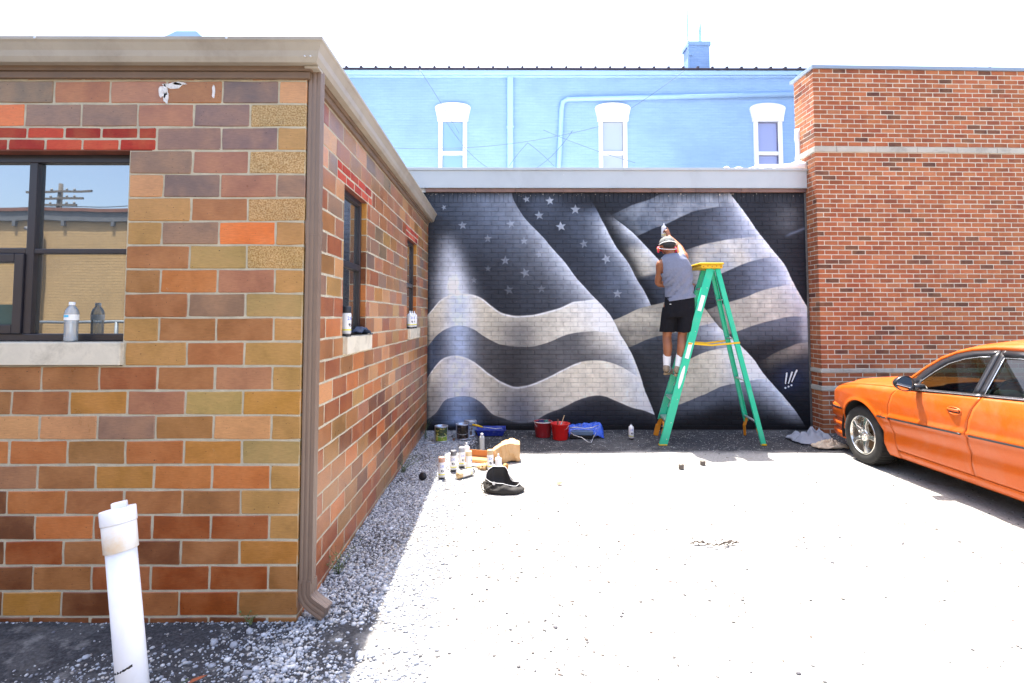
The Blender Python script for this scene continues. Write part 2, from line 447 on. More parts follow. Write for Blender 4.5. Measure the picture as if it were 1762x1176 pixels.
# ------------------------------------------------------------------ tiled building on the left
MORTAR = mat('lime_mortar', C(208, 198, 172, .72), .95, 0, .16, 14, .8, 90, .004, (.22, .20, .17), .35)
TILE_O = tile_material('glazed_tile_each', True); TILE_S = tile_material('glazed_tile_courses', False)
BRK_O = tile_material('red_brick_each', True, .7, 1.6, .25); BRK_S = tile_material('red_brick_courses', False, .7, 1.6, .25)
K = .70
PAL = {'A': C(218, 160, 112, K), 'B': C(174, 114, 70, K), 'D': C(164, 84, 34, K), 'G': C(182, 156, 100, K), 'K': C(124, 72, 42, K), 'N': C(140, 116, 92, K),
       'O': C(242, 128, 56, K), 'P': C(152, 120, 104, K), 'R': C(180, 124, 98, K), 'S': C(200, 160, 88, K) + (.1,), 'T': C(194, 148, 88, K), 'V': C(134, 110, 106, K),
       'Y': C(196, 138, 64, K), 'o': C(200, 120, 62, K), 't': C(166, 118, 68, K), 'k': C(164, 92, 54, K)}
PAL = {k_: (v_[0] * 1.05, v_[1] * 1.0, v_[2] * .86) + tuple(v_[3:]) for k_, v_ in PAL.items()}
ROWS = ['BVRRRP', 'AVBRBN', 'SVRPPO', 'TVP', 'SRP', 'PRVA', 'SBT', 'TOPT', 'SGB', 'TRot', 'GPB', 'TBBT', 'TBT', 'TRBkBB', 'YGRYBB', 'TAtPAA', 'GYotoo',
        'TooYBR', 'TBBBoK', 'TDDkoK', 'YBKBDK', 'tDDkBK', 'tDBKYK', 'tKKKKK']
WZ0, WZ1 = .029 + 10 * TC + TC, .029 + 19 * TC       # window opening: sill top, lintel underside
JT = .0047
bld = empty('tiled_building', (X1, D1, 0), label='low building of brown, tan and purple glazed tiles with a brown gutter', cat='building')
def randtile(z, rnd):
    t = z / 2.9
    if t < .3: s = 'KKDDkkoBoBtto'
    elif t < .62: s = 'okkBBTPRAYtRoBoA'
    else: s = 'RRPBBVtTAkNtPA'
    return PAL[rnd.choice(s)]
rt = random.Random(21)
def cut(s0, s1, z0, z1, ops):
    segs = [(s0, s1)]
    for (a, b, c, d) in ops:
        if z1 > c + .01 and z0 < d - .01:
            new = []
            for (p, q) in segs:
                if q <= a or p >= b: new.append((p, q)); continue
                if p < a - .02: new.append((p, a))
                if q > b + .02: new.append((b, q))
            segs = new
    return segs
# front wall, s runs to the left from the corner
L3 = (.029 + 19 * TC, .029 + 20 * TC)
front_ops = [(-2.02, -6, WZ0, WZ1), (-1.878, -6, L3[0], L3[1]), (-2.008, -6, WZ0 - TC, WZ0)]
fops = [(X1 + 2.02 - X1 * 0, 0, 0, 0)]
cells = []
for r in range(24):
    z0 = .029 + (22 - r) * TC; z1 = z0 + TC
    if r == 23: z0 = -.1
    if r == 0: z1 = 2.93
    s = 0; k = 0
    while s < 4.0:
        w = TW if (k > 0 or r % 2 == 0) else TW / 2
        a, b = s, s + w
        ops = []
        if z0 > WZ0 - .01 and z1 < WZ1 + .01: ops.append((2.02 + X1, 9))
        elif abs(z0 - L3[0]) < .01: ops.append((1.878 + X1, 9))
        elif abs(z1 - WZ0) < .01: ops.append((2.008 + X1, 9))
        for (oa, ob) in ops:
            if a >= oa - .071: a = b = 99
            elif b > oa - .07: b = oa
        if a < 90 and b - a > .03:
            row = ROWS[r]
            cc = PAL[row[k]] if k < len(row) else randtile(z0, rt)
            ja = .0015 if k == 0 else JT
            xa, xb = X1 - b + JT, X1 - a - ja
            cells.append((xa, xb, z0 + JT, z1 - JT, vary(cc, .07, rt)))
        s += w; k += 1
front_cells = cells
allc = [('f', c) for c in cells]
# side wall, s = distance behind the corner
W1 = (3.62 - D1, 4.235 - D1); W2 = (6.02 - D1, 6.70 - D1); SL1 = (3.64 - D1, 4.33 - D1); SL2 = (6.10 - D1, 6.80 - D1); LN1 = (3.46 - D1, 4.385 - D1); LN2 = (5.93 - D1, 6.76 - D1)
LEN = D2 - D1
side = []
for r in range(24):
    z0 = .029 + (22 - r) * TC; z1 = z0 + TC
    if r == 23: z0 = -.1
    if r == 0: z1 = 2.93
    off = .2335 if r % 2 == 0 else .0811
    bs = [.004, off]
    while bs[-1] < LEN: bs.append(bs[-1] + TW)
    bs[-1] = LEN
    ops = []
    if z0 > WZ0 - .01 and z1 < WZ1 + .01: ops = [W1, W2]
    elif abs(z0 - L3[0]) < .01: ops = [LN1, LN2]
    elif abs(z1 - WZ0) < .01: ops = [SL1, SL2]
    for k in range(len(bs) - 1):
        for (a, b) in cut(bs[k], bs[k + 1], z0, z1, [(o[0], o[1], -9, 9) for o in ops]):
            if b - a < .035 and k > 0: continue
            cc = PAL[ROWS[r][0]] if k == 0 else randtile(z0 + rt.uniform(-.25, .25), rt)
            side.append((a + (JT if k else 0), b - JT, z0 + JT, z1 - JT, vary(cc, .1, rt)))
def in_window(px, py): return False
lay(bld, 'glazed_tile', front_cells, lambda s, z: (s, D1, z), 0, TILE_O, TILE_S, 124, .03, .0035, .0024)
lay(bld, 'glazed_tile', side, lambda s, z: (X1, D1 + s, z), R(90), TILE_O, TILE_S, 176, .03, .0028, .0022, rough_out=.0008)
# jamb tiles of the two side windows
jc = []
for r in range(4, 12):
    z0 = .029 + (22 - r) * TC; jc.append((X1 - .09, X1 - .006, z0 + JT, z0 + TC - JT, vary(PAL[rt.choice('TtYoKt')], .1, rt)))
for yy in (D1 + W1[1] - .002, D1 + W2[1] - .002):
    mbj = []
    lay(bld, 'jamb_tile', jc, lambda s, z, yy=yy: (s, yy, z), 0, TILE_O, TILE_S, 8, .02, .003, .001)
# red lintel bricks
RB = [C(188, 50, 30, .72), C(164, 38, 24, .72), C(206, 76, 50, .72), C(174, 44, 28, .72)]
def lintel(s0, s1, left, T, ang, cap):
    cs = []
    for i in range(2):
        z0 = L3[0] + i * TC / 2; z1 = z0 + TC / 2; w = .2; s = s0 + (0 if i == 0 else -.1)
        while s < s1:
            a, b = max(s, s0), min(s + w, s1)
            if b - a > .03: cs.append((a + .006, b - .006, z0 + .005, z1 - .006, vary(rt.choice(RB), .08, rt)))
            s += w
    lay(bld, 'lintel_brick', cs, T, ang, BRK_O, BRK_S, cap, .03, .003, .0015)
lintel(-1.878 - 2.6, -1.878, True, lambda s, z: (s, D1, z), 0, 30)
lintel(LN1[0], LN1[1], True, lambda s, z: (X1, D1 + s, z), R(90), 14)
lintel(LN2[0], LN2[1], True, lambda s, z: (X1, D1 + s, z), R(90), 14)
# mortar bed the pieces sit in
def slab(mb, s0, s1, z0, z1, ops, fn):
    zs = sorted(set([z0, z1] + [v for o in ops for v in (o[2], o[3]) if z0 < v < z1]))
    for a, b in zip(zs, zs[1:]):
        m = (a + b) / 2; segs = [(s0, s1)]
        for (p, q, c, d) in ops:
            if c < m < d:
                new = []
                for (u, v) in segs:
                    if q <= u or p >= v: new.append((u, v)); continue
                    if u < p: new.append((u, p))
                    if v > q: new.append((q, v))
                segs = new
        for (u, v) in segs: fn(mb, u, v, a, b)
mb = MB()
slab(mb, -6, X1 - .0030, -.3, 2.97, [(-5, -2.02, WZ0 - TC, WZ1)], lambda m, u, v, a, b: m.box(u, v, D1 + .0032, D1 + .28, a, b))
slab(mb, D1 + .2805, D2 + .2, -.3, 2.97, [(D1 + W1[0], D1 + W1[1] + .003, WZ0, WZ1), (D1 + W2[0], D1 + W2[1] + .003, WZ0, WZ1)], lambda m, u, v, a, b: m.box(X1 - .28, X1 - .0018, u, v, a, b))
mb.box(X1 - .27, X1 - .0019, D1 + .0034, D1 + .2806, -.3, 2.9695)
mb.build('mortar_bed', MORTAR, bld)
# roof deck, gutter and trim
BRN = mat('brown_painted_metal', C(192, 182, 166, .66), .38, 0, .08, 3, .05, 30, .002, C(110, 90, 76, .5), .35)
BRN2 = mat('brown_fascia_board', C(150, 122, 98, .52), .6, 0, .15, 4, .12, 40, .002, (.09, .065, .05), .5)
TAR = mat('roof_membrane', (.05, .055, .065), .8, 0, .3, 3, .4, 30, .004)
mb = MB(); mb.box(-6, X1 - .02, D1 + .03, D2 + .1, 2.975, 3.02); mb.build('roof', TAR, bld)
mb = MB()
for k, x in enumerate((-1.3, -1.22, -1.14, -1.06)): pass
mb.tube([(-1.32, 2.84, 3.028), (-1.22, 2.83, 3.052), (-1.12, 2.83, 3.055), (-1.02, 2.86, 3.03)], .012, 6); mb.build('membrane_edge', TAR, bld)
# fascia boards (two steps), front and side, mitred by butting
mb = MB()
mb.box(-6, X1 + .021, D1 - .020, D1 + .004, 2.868, 2.905); mb.box(-6, X1 + .034, D1 - .033, D1 + .004, 2.906, 2.945)
mb.box(X1 - .001, X1 + .020, D1 + .005, D2 - .08, 2.868, 2.905); mb.box(X1 - .001, X1 + .033, D1 + .005, D2 - .08, 2.906, 2.945)
mb.build('fascia_board', BRN2, bld, bevel=.004)
# K-style gutter: profile (out, z)
prof = [(.034, 3.045), (.034, 2.93), (.075, 2.93), (.088, 2.955), (.094, 2.985), (.112, 3.02), (.122, 3.03), (.122, 3.046), (.110, 3.046), (.110, 3.035), (.084, 2.99), (.07, 2.94), (.042, 2.938), (.042, 3.045)]
def gut(a, b, frm):
    m = MB(); m.rings([[frm(o, z, a(o)) for o, z in prof], [frm(o, z, b(o)) for o, z in prof]], True, True, False); return m
gut(lambda o: -6.0, lambda o: X1 + o - .0004, lambda o, z, t: (t, D1 - o, z)).build('front_gutter', BRN, bld)
gut(lambda o: D1 - o, lambda o: 7.72, lambda o, z, t: (X1 + o, t, z)).build('side_gutter', BRN, bld)
mb = MB(); mb.box(X1 + .0, X1 + .075, 2.85, 2.93, 2.915, 2.929); mb.build('gutter_corner_plate', BRN, bld, bevel=.003)
mb = MB()
for x in (-2.45, -1.45): mb.lathe([(.006, -.004), (.006, .003), (.003, .005)], (x, D1 - .123, 3.036), 8, 'y')
for p in ((-1.02, D1 - .085, 2.955), (-1.05, D1 - .085, 2.955)): mb.lathe([(.004, -.012), (.004, .0), (.002, .002)], p, 8, 'y')
mb.build('gutter_screws', mat('screw_zinc', (.6, .6, .6), .35, .6, .05), bld)
# downspout: corrugated square pipe with two elbows
DS = mat('brown_downspout', C(152, 128, 110, .60), .42, 0, .07, 3, .04, 30, .002, C(100, 80, 72, .5), .3)
def dsec(cx_, cy_, z, w=.033, d=.030, M=None):
    pts = []
    for (x0, y0, x1, y1) in ((-w, -d, w, -d), (w, -d, w, d), (w, d, -w, d), (-w, d, -w, -d)):
        for i in range(8):
            t = i / 8; x = x0 + (x1 - x0) * t; y = y0 + (y1 - y0) * t
            nx, ny = (y1 - y0), -(x1 - x0); l = math.hypot(nx, ny); nx /= l; ny /= l
            k = -.0035 if i in (2, 5) else 0
            pts.append((x + nx * k, y + ny * k))
    v = [Vector((p[0], p[1], 0)) for p in pts]
    if M is not None: v = [M @ p for p in v]
    return [(p.x + cx_, p.y + cy_, p.z + z) for p in v]
cx0, cy0 = -1.030, 2.93
dsp = MB()
dsp.rings([dsec(cx0, cy0, .19), dsec(cx0, cy0, 2.935)], True, True, False)
dsp.build('downspout', DS, bld, bevel=.0)
d2 = MB(); d2.rings([dsec(cx0, cy0, 2.02, .036, .033), dsec(cx0, cy0, 2.10, .036, .033)], True, True, False)
d2.rings([dsec(cx0, cy0, 1.97, .0345, .0315), dsec(cx0, cy0, 2.0199, .0345, .0315)], False, False, False)
d2.build('pipe_joint', DS, bld)
el_ = MB(); rs = []
for i, (dx, dz, a) in enumerate(((0, .205, 0), (0, .135, 0), (.008, .115, 20), (.024, .095, 42), (.045, .08, 62), (.11, .046, 66))):
    M = Matrix.Rotation(-R(a), 3, 'Y'); M = Matrix.Rotation(-R(12), 3, 'Z') @ M
    rs.append(dsec(cx0 + dx, cy0 - dx * .2, dz, .036, .033, M))
el_.rings(rs, True, True, False); el_.build('pipe_elbow', DS, bld)

pm = MB(); rp_ = random.Random(3)
for (cx_, cz_, w_, h_) in ((-1.845, 2.80, .030, .045), (-1.80, 2.835, .055, .018), (-1.835, 2.765, .016, .040), (-1.76, 2.845, .04, .010), (-1.575, 2.80, .010, .05)):
    poly = [(cx_ + w_ * math.cos(t) * rp_.uniform(.5, 1.15), cz_ + h_ * math.sin(t) * rp_.uniform(.5, 1.15)) for t in [2 * math.pi * k / 14 for k in range(14)]]
    pm.prism(poly, D1 - .0042, D1 + .001)
tag(pm.build('peeling_paint', mat('old_white_paint', (.62, .61, .60), .8, 0, .2, 60, .3), bld), kind='stuff')
# --- windows
FRAME = mat('bronze_window_frame', (.022, .020, .026), .35, .0, .12, 6, .05, 40)
def pane_mat(name, k=.55, base=(.02, .03, .035)):
    m, nt, out = newmat(name)
    d = N(nt, 'ShaderNodeBsdfPrincipled'); d.inputs['Base Color'].default_value = base + (1,); d.inputs['Roughness'].default_value = .35
    g = N(nt, 'ShaderNodeBsdfGlossy'); g.inputs['Roughness'].default_value = .012; g.inputs[0].default_value = (.93, .97, 1, 1)
    f = N(nt, 'ShaderNodeFresnel'); f.inputs[0].default_value = 1.5
    a = N(nt, 'ShaderNodeMath', operation='ADD'); nt.links.new(f.outputs[0], a.inputs[0]); a.inputs[1].default_value = k; a.use_clamp = True
    tc = N(nt, 'ShaderNodeTexCoord').outputs['Object']
    nt.links.new(bump(nt, noise(nt, tc, 1.7, 2, .5).outputs[0], .05, .02), g.inputs['Normal'])
    mx = N(nt, 'ShaderNodeMixShader'); nt.links.new(a.outputs[0], mx.inputs[0]); nt.links.new(d.outputs[0], mx.inputs[1]); nt.links.new(g.outputs[0], mx.inputs[2])
    nt.links.new(mx.outputs[0], out.inputs[0]); return m
PANE = pane_mat('reflective_pane', .27)
SILL = mat('limestone_sill', C(232, 222, 200, .78), .85, 0, .10, 5, .35, 60, .003, C(150, 140, 120, .6), .6, grime_s=5)
WY = D1 + .075
w = MB(); w.box(-3.75, -2.021, WY, WY + .06, WZ1 - .045, WZ1 - .001); w.box(-3.75, -2.021, WY, WY + .06, WZ0 + .001, WZ0 + .04)
w.box(-2.622, -2.577, WY + .001, WY + .06, WZ0 + .04, WZ1 - .045); w.box(-3.75, -3.70, WY + .001, WY + .06, WZ0 + .04, WZ1 - .045)
w.box(-2.577, -2.021, WY + .002, WY + .055, 1.925, 1.952); w.box(-3.70, -2.622, WY + .002, WY + .055, 1.925, 1.956)
wf = w.build('window_frame', FRAME, bld, bevel=.004)
w = MB(); w.box(-2.672, -2.6225, WY - .012, WY + .04, WZ0 + .041, 1.924); w.box(-3.6995, -2.673, WY - .012, WY + .04, WZ0 + .041, WZ0 + .09); w.box(-3.6995, -2.673, WY - .012, WY + .04, 1.876, 1.924)
w.build('vent_sash', FRAME, wf, bevel=.004)
for (a, b, c, d) in ((-2.577, -2.021, 1.95, WZ1 - .045), (-2.577, -2.021, WZ0 + .04, 1.926), (-3.70, -2.622, 1.955, WZ1 - .045), (-3.70, -2.672, WZ0 + .09, 1.876)):
    w = MB(); w.box(a, b, WY + .03, WY + .036, c, d); w.build('pane', PANE, wf)
w = MB(); w.box(-3.6, -2.672, WY + .02, WY + .028, WZ0 + .09, WZ0 + .2); w.build('window_fan', mat('green_enamel', (.03, .07, .06), .4), wf)
w = MB(); w.box(-3.76, -2.0125, D1 - .028, D1 + .16, WZ0 - TC + .006, WZ0 - .002); w.build('window_sill', SILL, bld, bevel=.006)
w = MB(); w.box(-3.76, -1.90, D1 + .003, D1 + .12, WZ1 - .0012, WZ1 + .006); w.build('lintel_steel', mat('rusty_lintel_steel', (.16, .04, .02), .8, 0, .3, 9, .3), bld)
for (a, b, sl) in ((W1[0], W1[1], SL1), (W2[0], W2[1], SL2)):
    ya, yb = D1 + a, D1 + b; xo = X1 - .045
    w = MB(); w.box(xo - .05, xo, ya, ya + .04, WZ0, WZ1); w.box(xo - .05, xo, yb - .04, yb, WZ0, WZ1)
    w.box(xo - .05, xo + .001, ya + .04, yb - .04, WZ1 - .04, WZ1); w.box(xo - .05, xo + .001, ya + .04, yb - .04, WZ0, WZ0 + .04); w.box(xo - .05, xo + .006, ya + .04, yb - .04, 1.93, 1.975)
    f_ = w.build('window_frame', FRAME, bld, bevel=.004)
    for (c, d) in ((WZ0 + .04, 1.93), (1.975, WZ1 - .04)):
        w = MB(); w.box(xo - .03, xo - .024, ya + .04, yb - .04, c, d); w.build('pane', PANE, f_)
    w = MB(); w.box(X1 - .15, X1 + .030, D1 + sl[0] + .006, D1 + sl[1] - .006, WZ0 - TC + .008, WZ0 - .003); w.build('window_sill', SILL, bld, bevel=.006)
    w = MB(); w.box(X1 - .15, X1 - .003, ya - .02, yb + .02, WZ1 - .0012, WZ1 + .006); w.build('lintel_steel', bpy.data.materials['rusty_lintel_steel'], bld)

# ------------------------------------------------------------------ mural building
MX0, MX1, MZ0, MZ1 = -1.14, 4.36, -.02, 3.42
def paint_mural():
    W, H = 1500, 940
    U, V = np.meshgrid(MX0 + (np.arange(W) + .5) / W * (MX1 - MX0), MZ0 + (np.arange(H) + .5) / H * (MZ1 - MZ0))
    y = D2; zc = V - CH; xr = U - .004 * y
    d = y * math.cos(.0521) + zc * math.sin(.0521)
    PX = 869.9 + 932 * xr / d; PY = 497.3 - 932 * (zc * math.cos(.0521) - y * math.sin(.0521)) / d
    r = np.random.default_rng(3)
    def fbm(s0, octs=4, seed=0):
        rr = np.random.default_rng(seed); tot = np.zeros_like(PX); amp = 1; s = s0; nrm = 0
        for _ in range(octs):
            gx, gy = PX / s + 50, PY / s + 50
            ix, iy = gx.astype(int), gy.astype(int); fx, fy = gx - ix, gy - iy
            fx = fx * fx * (3 - 2 * fx); fy = fy * fy * (3 - 2 * fy)
            T = rr.uniform(-1, 1, (2200, 2200)) if s < 1.5 else rr.uniform(-1, 1, (int(1900 / s) + 60, int(1900 / s) + 60))
            a = T[iy % T.shape[0], ix % T.shape[1]]; b = T[iy % T.shape[0], (ix + 1) % T.shape[1]]; c = T[(iy + 1) % T.shape[0], ix % T.shape[1]]; e = T[(iy + 1) % T.shape[0], (ix + 1) % T.shape[1]]
            tot += amp * ((a * (1 - fx) + b * fx) * (1 - fy) + (c * (1 - fx) + e * fx) * fy); nrm += amp; amp *= .55; s /= 2
        return tot / nrm
    wob = fbm(30, 3, 1) * 1.2
    X = PX + wob; Y = PY + fbm(34, 3, 2) * 1.2
    def sm(a, b, x): t = np.clip((x - a) / (b - a), 0, 1); return t * t * (3 - 2 * t)
    def smooth_interp(q, pts, axis):
        pts = np.array(pts, float); a = pts[:, axis]; b = pts[:, 1 - axis]
        o = np.argsort(a); a, b = a[o], b[o]
        m = np.gradient(b, a)
        qc = np.clip(q, a[0], a[-1]); i = np.clip(np.searchsorted(a, qc) - 1, 0, len(a) - 2)
        h = a[i + 1] - a[i]; t = (qc - a[i]) / h
        v = (2 * t**3 - 3 * t**2 + 1) * b[i] + (t**3 - 2 * t**2 + t) * h * m[i] + (-2 * t**3 + 3 * t**2) * b[i + 1] + (t**3 - t**2) * h * m[i + 1]
        return v + np.where(q < a[0], (q - a[0]) * m[0], 0) + np.where(q > a[-1], (q - a[-1]) * m[-1], 0)
    yc = lambda pts: Y - smooth_interp(X, pts, 0)      # >0 below the curve
    xc = lambda pts: X - smooth_interp(Y, pts, 1)      # >0 right of the curve
    def c8(*c): return np.array(C(*c))
    def lay_(img, m, colr):
        m = np.clip(m, 0, 1)[..., None]
        return img * (1 - m) + (colr if colr.ndim == 3 else colr[None, None]) * m
    def blend(a, b, t): t = np.clip(t, 0, 1)[..., None]; return a * (1 - t) + b * t
    F = lambda *c: np.broadcast_to(c8(*c), PX.shape + (3,))
    gau = lambda x, s: np.exp(-(x / s) ** 2)
    cl = fbm(26, 4, 5)
    dark = F(36, 42, 55); night = F(22, 25, 33); cream = F(196, 188, 168); grey = F(92, 92, 96); blue = F(196, 212, 240); steel = F(98, 112, 136); white = F(226, 232, 244)
    F1 = xc([(881, 325), (882, 336), (888, 353), (908, 382), (930, 404), (952, 430), (974, 455), (996, 483), (1018, 507), (1036, 525), (1049, 540), (1067, 574), (1083, 601), (1103, 649), (1113, 681), (1122, 702), (1130, 725), (1134, 740)])
    F2 = xc([(1008, 330), (1029, 366), (1038, 384), (1049, 406), (1063, 429), (1080, 451), (1093, 475), (1106, 497), (1117, 519), (1126, 545), (1130, 560)])
    F3 = xc([(1030, 345), (1046, 364), (1062, 379), (1084, 397), (1102, 415), (1117, 430), (1135, 448), (1175, 490), (1212, 530), (1244, 568), (1275, 595), (1299, 621), (1313, 641), (1333, 664), (1350, 684), (1367, 704), (1382, 726), (1390, 740)])
    F4 = xc([(1253, 325), (1259, 335), (1272, 353), (1283, 368), (1305, 399), (1327, 426), (1350, 455), (1372, 497), (1391, 530), (1400, 545), (1500, 700)])
    # ---- field A: left of F1
    A = blend(dark, night, sm(360, 330, Y) * 0 + .3 * (cl > 0))
    A = blend(A, steel, .5 * gau(X - 850, 70) * sm(470, 350, Y))
    colm = gau(X - (773 + (Y - 430) * .12), 16 + (Y - 400) * .085) * sm(385, 500, Y)
    A = blend(A, steel, np.clip(colm * 1.5, 0, .9)); A = blend(A, white, colm * .85)
    A = blend(A, steel, np.exp(F1.clip(-400, 0) / 60) * (.62 + .35 * cl)); A = blend(A, white, np.exp(F1.clip(-400, 0) / 20) * .6 * sm(330, 480, Y) + .12 * np.exp(F1.clip(-400, 0) / 50))
    S1 = yc([(737, 541), (742, 535), (755, 519), (771, 509), (793, 505), (813, 507), (831, 515), (846, 528), (861, 538), (879, 543), (897, 544), (919, 541.5), (941, 536.6), (963, 530), (985, 521), (1003, 518), (1025, 515)])
    st1 = blend(cream, grey, .85 * gau(X - 893, 44) * sm(520, 575, Y) + .5 * gau(X - 740, 18) * sm(560, 585, Y)); st1 = blend(st1, blue, .85 * gau(X - 790, 24)); st1 = blend(st1, white, np.exp(F1.clip(-400, 0) / 45))
    S2 = yc([(735, 598), (738, 594), (754, 576), (772, 565), (795, 561), (815, 567), (833, 579), (861, 593), (892, 597), (920, 596), (947, 588), (970, 578), (992, 573), (1015, 571), (1060, 575), (1090, 582)])
    st2 = blend(grey, F(60, 60, 66), gau(X - 885, 45)); st2 = blend(st2, F(70, 84, 108), gau(X - 745, 22)); st2 = blend(st2, F(168, 188, 222), .85 * gau(X - 790, 22)); st2 = blend(st2, F(186, 178, 160), sm(985, 1055, X) * sm(625, 575, Y)); st2 = blend(st2, white, np.exp(F1.clip(-400, 0) / 22) * .9)
    S3 = yc([(738, 646), (743, 638), (756, 622), (777, 612.6), (799, 615), (818, 625), (838, 640), (861, 656), (883, 665), (902, 665), (924, 658), (947, 647), (970, 635), (992, 625), (1015, 621), (1038, 622), (1060, 628), (1083, 640), (1105, 655)])
    st3 = blend(cream, F(88, 94, 112), .9 * gau(X - 893, 46) * sm(610, 705, Y)); st3 = blend(st3, F(118, 112, 104), .7 * gau(X - 744, 26) * sm(640, 680, Y)); st3 = blend(st3, F(206, 216, 242), .8 * gau(X - 788, 26)); st3 = blend(st3, F(222, 208, 180), .6 * gau(X - 1040, 50)); st3 = blend(st3, white, np.exp(F1.clip(-400, 0) / 30))
    S4 = yc([(735, 722), (752, 708), (765, 690), (779, 684), (811, 684), (829, 694), (847, 712), (868, 721), (892, 728), (920, 725), (942, 712), (970, 701), (992, 690), (1015, 683), (1038, 682), (1060, 690), (1083, 700), (1110, 708), (1130, 716)])
    st4 = blend(F(30, 36, 50), grey, .7 * np.exp(-S4.clip(0, 99) / 9)); st4 = blend(st4, F(150, 176, 216), .85 * gau(X - 792, 26)); st4 = blend(st4, night, sm(725, 738, Y) * .8)
    for S, s_, hl in ((S1, st1, 1), (S2, st2, 0), (S3, st3, 1), (S4, st4, 0)):
        A = lay_(A, sm(-.9, .9, S), s_)
        if hl: A = blend(A, white, .5 * gau(S - 1.5, 1.6) * (X < 1000))
    # ---- field B: between F1 and F2
    B = blend(dark, steel, np.exp(F2.clip(-400, 0) / 42) * (.85 + .5 * cl) * sm(345, 380, Y)); B = blend(B, white, np.exp(F2.clip(-400, 0) / 12) * .7 * sm(360, 400, Y))
    B = blend(B, steel, .45 * gau(X - 1060, 30) * gau(Y - 490, 26)); B = blend(B, steel, .35 * gau(X - 935, 30) * gau(Y - 350, 30))
    # ---- field C: between F2 and F3, plus the lower run to the ground
    Cc = blend(dark, cream, .85 * gau(X - 1112, 30) * sm(418, 432, Y) * sm(488, 470, Y)); Cc = blend(Cc, F(60, 68, 84), sm(476, 486, Y - (X - 1090) * -.25) * .9)
    Cc = blend(Cc, white, np.exp(F3.clip(-400, 0) / 14) * .8 * sm(365, 400, Y)); Cc = blend(Cc, night, gau(F2 - 4, 12) * .8)
    L1 = yc([(1040, 556), (1066, 547), (1100, 531), (1140, 521), (1200, 500)]); lowC = blend(cream, grey, .35 + .5 * cl)
    L2 = yc([(1040, 612), (1090, 595), (1118, 583), (1150, 575), (1210, 560)]); L3_ = yc([(1150, 645), (1187, 619), (1221, 604), (1248, 599), (1300, 592)]); L4 = yc([(1150, 705), (1210, 680), (1239, 667), (1268, 660), (1306, 653), (1340, 650)])
    low = lay_(B * 0 + Cc, sm(-.9, .9, L1) * sm(1000, 1050, X), lowC)
    low = lay_(low, sm(-.9, .9, L2), blend(F(66, 70, 78), steel, .35 * np.exp(-L2.clip(0, 99) / 18) + .2 * cl + .45 * sm(1170, 1230, X)))
    low = lay_(low, sm(-.9, .9, L3_) * sm(1150, 1175, X), blend(cream, F(205, 212, 228), sm(1230, 1300, X)))
    low = lay_(low, sm(-.9, .9, L4) * sm(1140, 1165, X), blend(F(96, 104, 120), night, sm(4, 50, L4)))
    low = blend(low, white, np.exp(F3.clip(-400, 0) / 26) * sm(540, 575, Y) * sm(745, 690, Y))
    low = blend(low, night, np.exp(-F1.clip(0, 400) / 30) * .75 * sm(540, 600, Y)); low = blend(low, night, sm(690, 735, Y) * (.85 - .7 * gau(F3 + 14, 22)))
    # ---- field D: between F3 and F4
    Dd = blend(dark, dark, cl * 0)
    T1 = yc([(1060, 366), (1084, 355), (1117, 344), (1135, 336), (1160, 330), (1300, 326)]); T2 = yc([(1090, 410), (1124, 394), (1146, 386), (1172, 373), (1195, 364), (1228, 357), (1290, 352)])
    T3 = yc([(1150, 440), (1181, 430), (1208, 421), (1239, 415), (1330, 404)]); T4 = yc([(1200, 490), (1243, 470), (1272, 457), (1294, 450), (1321, 443), (1370, 437)]); T5 = yc([(1215, 534), (1248, 523), (1283, 512), (1305, 503), (1338, 494), (1365, 488), (1400, 484)])
    T6 = yc([(1260, 574), (1283, 566), (1305, 558), (1327, 552), (1360, 546), (1391, 545), (1400, 545)]); T7 = yc([(1290, 628), (1318, 618), (1333, 609), (1350, 601), (1375, 592), (1395, 589)])
    hi4 = lambda s: np.exp(F4.clip(-400, 0) / s)
    d1 = blend(F(140, 150, 164), F(84, 96, 114), .5 + .9 * cl); d1 = blend(d1, dark, sm(330, 350, Y) * 0 + .5 * sm(1110, 1070, X))
    d2_ = blend(F(38, 44, 58), steel, sm(1190, 1290, X) * (.8 + .6 * cl)); d3 = blend(F(150, 156, 164), F(186, 182, 170), .5 + cl); d3 = blend(d3, F(60, 66, 78), .75 * sm(1215, 1180, X))
    d4 = blend(F(44, 50, 64), F(100, 112, 134), sm(1240, 1360, X)); d5 = blend(F(198, 190, 170), F(120, 120, 124), .6 * sm(1275, 1235, X)); d5 = blend(d5, F(120, 118, 116), .3 + cl * .4)
    d6 = blend(F(82, 88, 100), night, sm(6, 48, T6)); d7 = blend(F(140, 128, 108), night, sm(4, 34, T7))
    for T, dd in ((T1, d1), (T2, d2_), (T3, d3), (T4, d4), (T5, d5), (T6, d6)): Dd = lay_(Dd, sm(-1.2, 1.2, T), dd)
    Dd = lay_(Dd, sm(-1, 1, T7) * sm(1300, 1335, X) * (.4 + .6 * sm(1330, 1380, X)), d7)
    Dd = blend(Dd, F(176, 190, 220), hi4(34) * sm(330, 400, Y) * .75); Dd = blend(Dd, white, hi4(9) * .75 * (Y < 545)); Dd = blend(Dd, night, np.exp(-F3.clip(0, 400) / 16) * .7)
    Dd = blend(Dd, F(186, 192, 205), .7 * gau(X - 1388, 9) * sm(530, 545, Y) * sm(600, 575, Y))
    # ---- field E: right of F4
    E = blend(F(34, 38, 50), F(84, 88, 96), .6 * gau(X - 1358, 26) * gau(Y - 375, 30) * (1 + cl)); E = blend(E, steel, .8 * gau(yc([(1352, 407), (1385, 393)]), 2.2) * sm(1350, 1362, X))
    E = blend(E, night, sm(1382, 1390, X) * .7)
    # assemble from right to left, each fold edge crisp
    img = E
    img = lay_(img, sm(.8, -.8, F4), Dd)
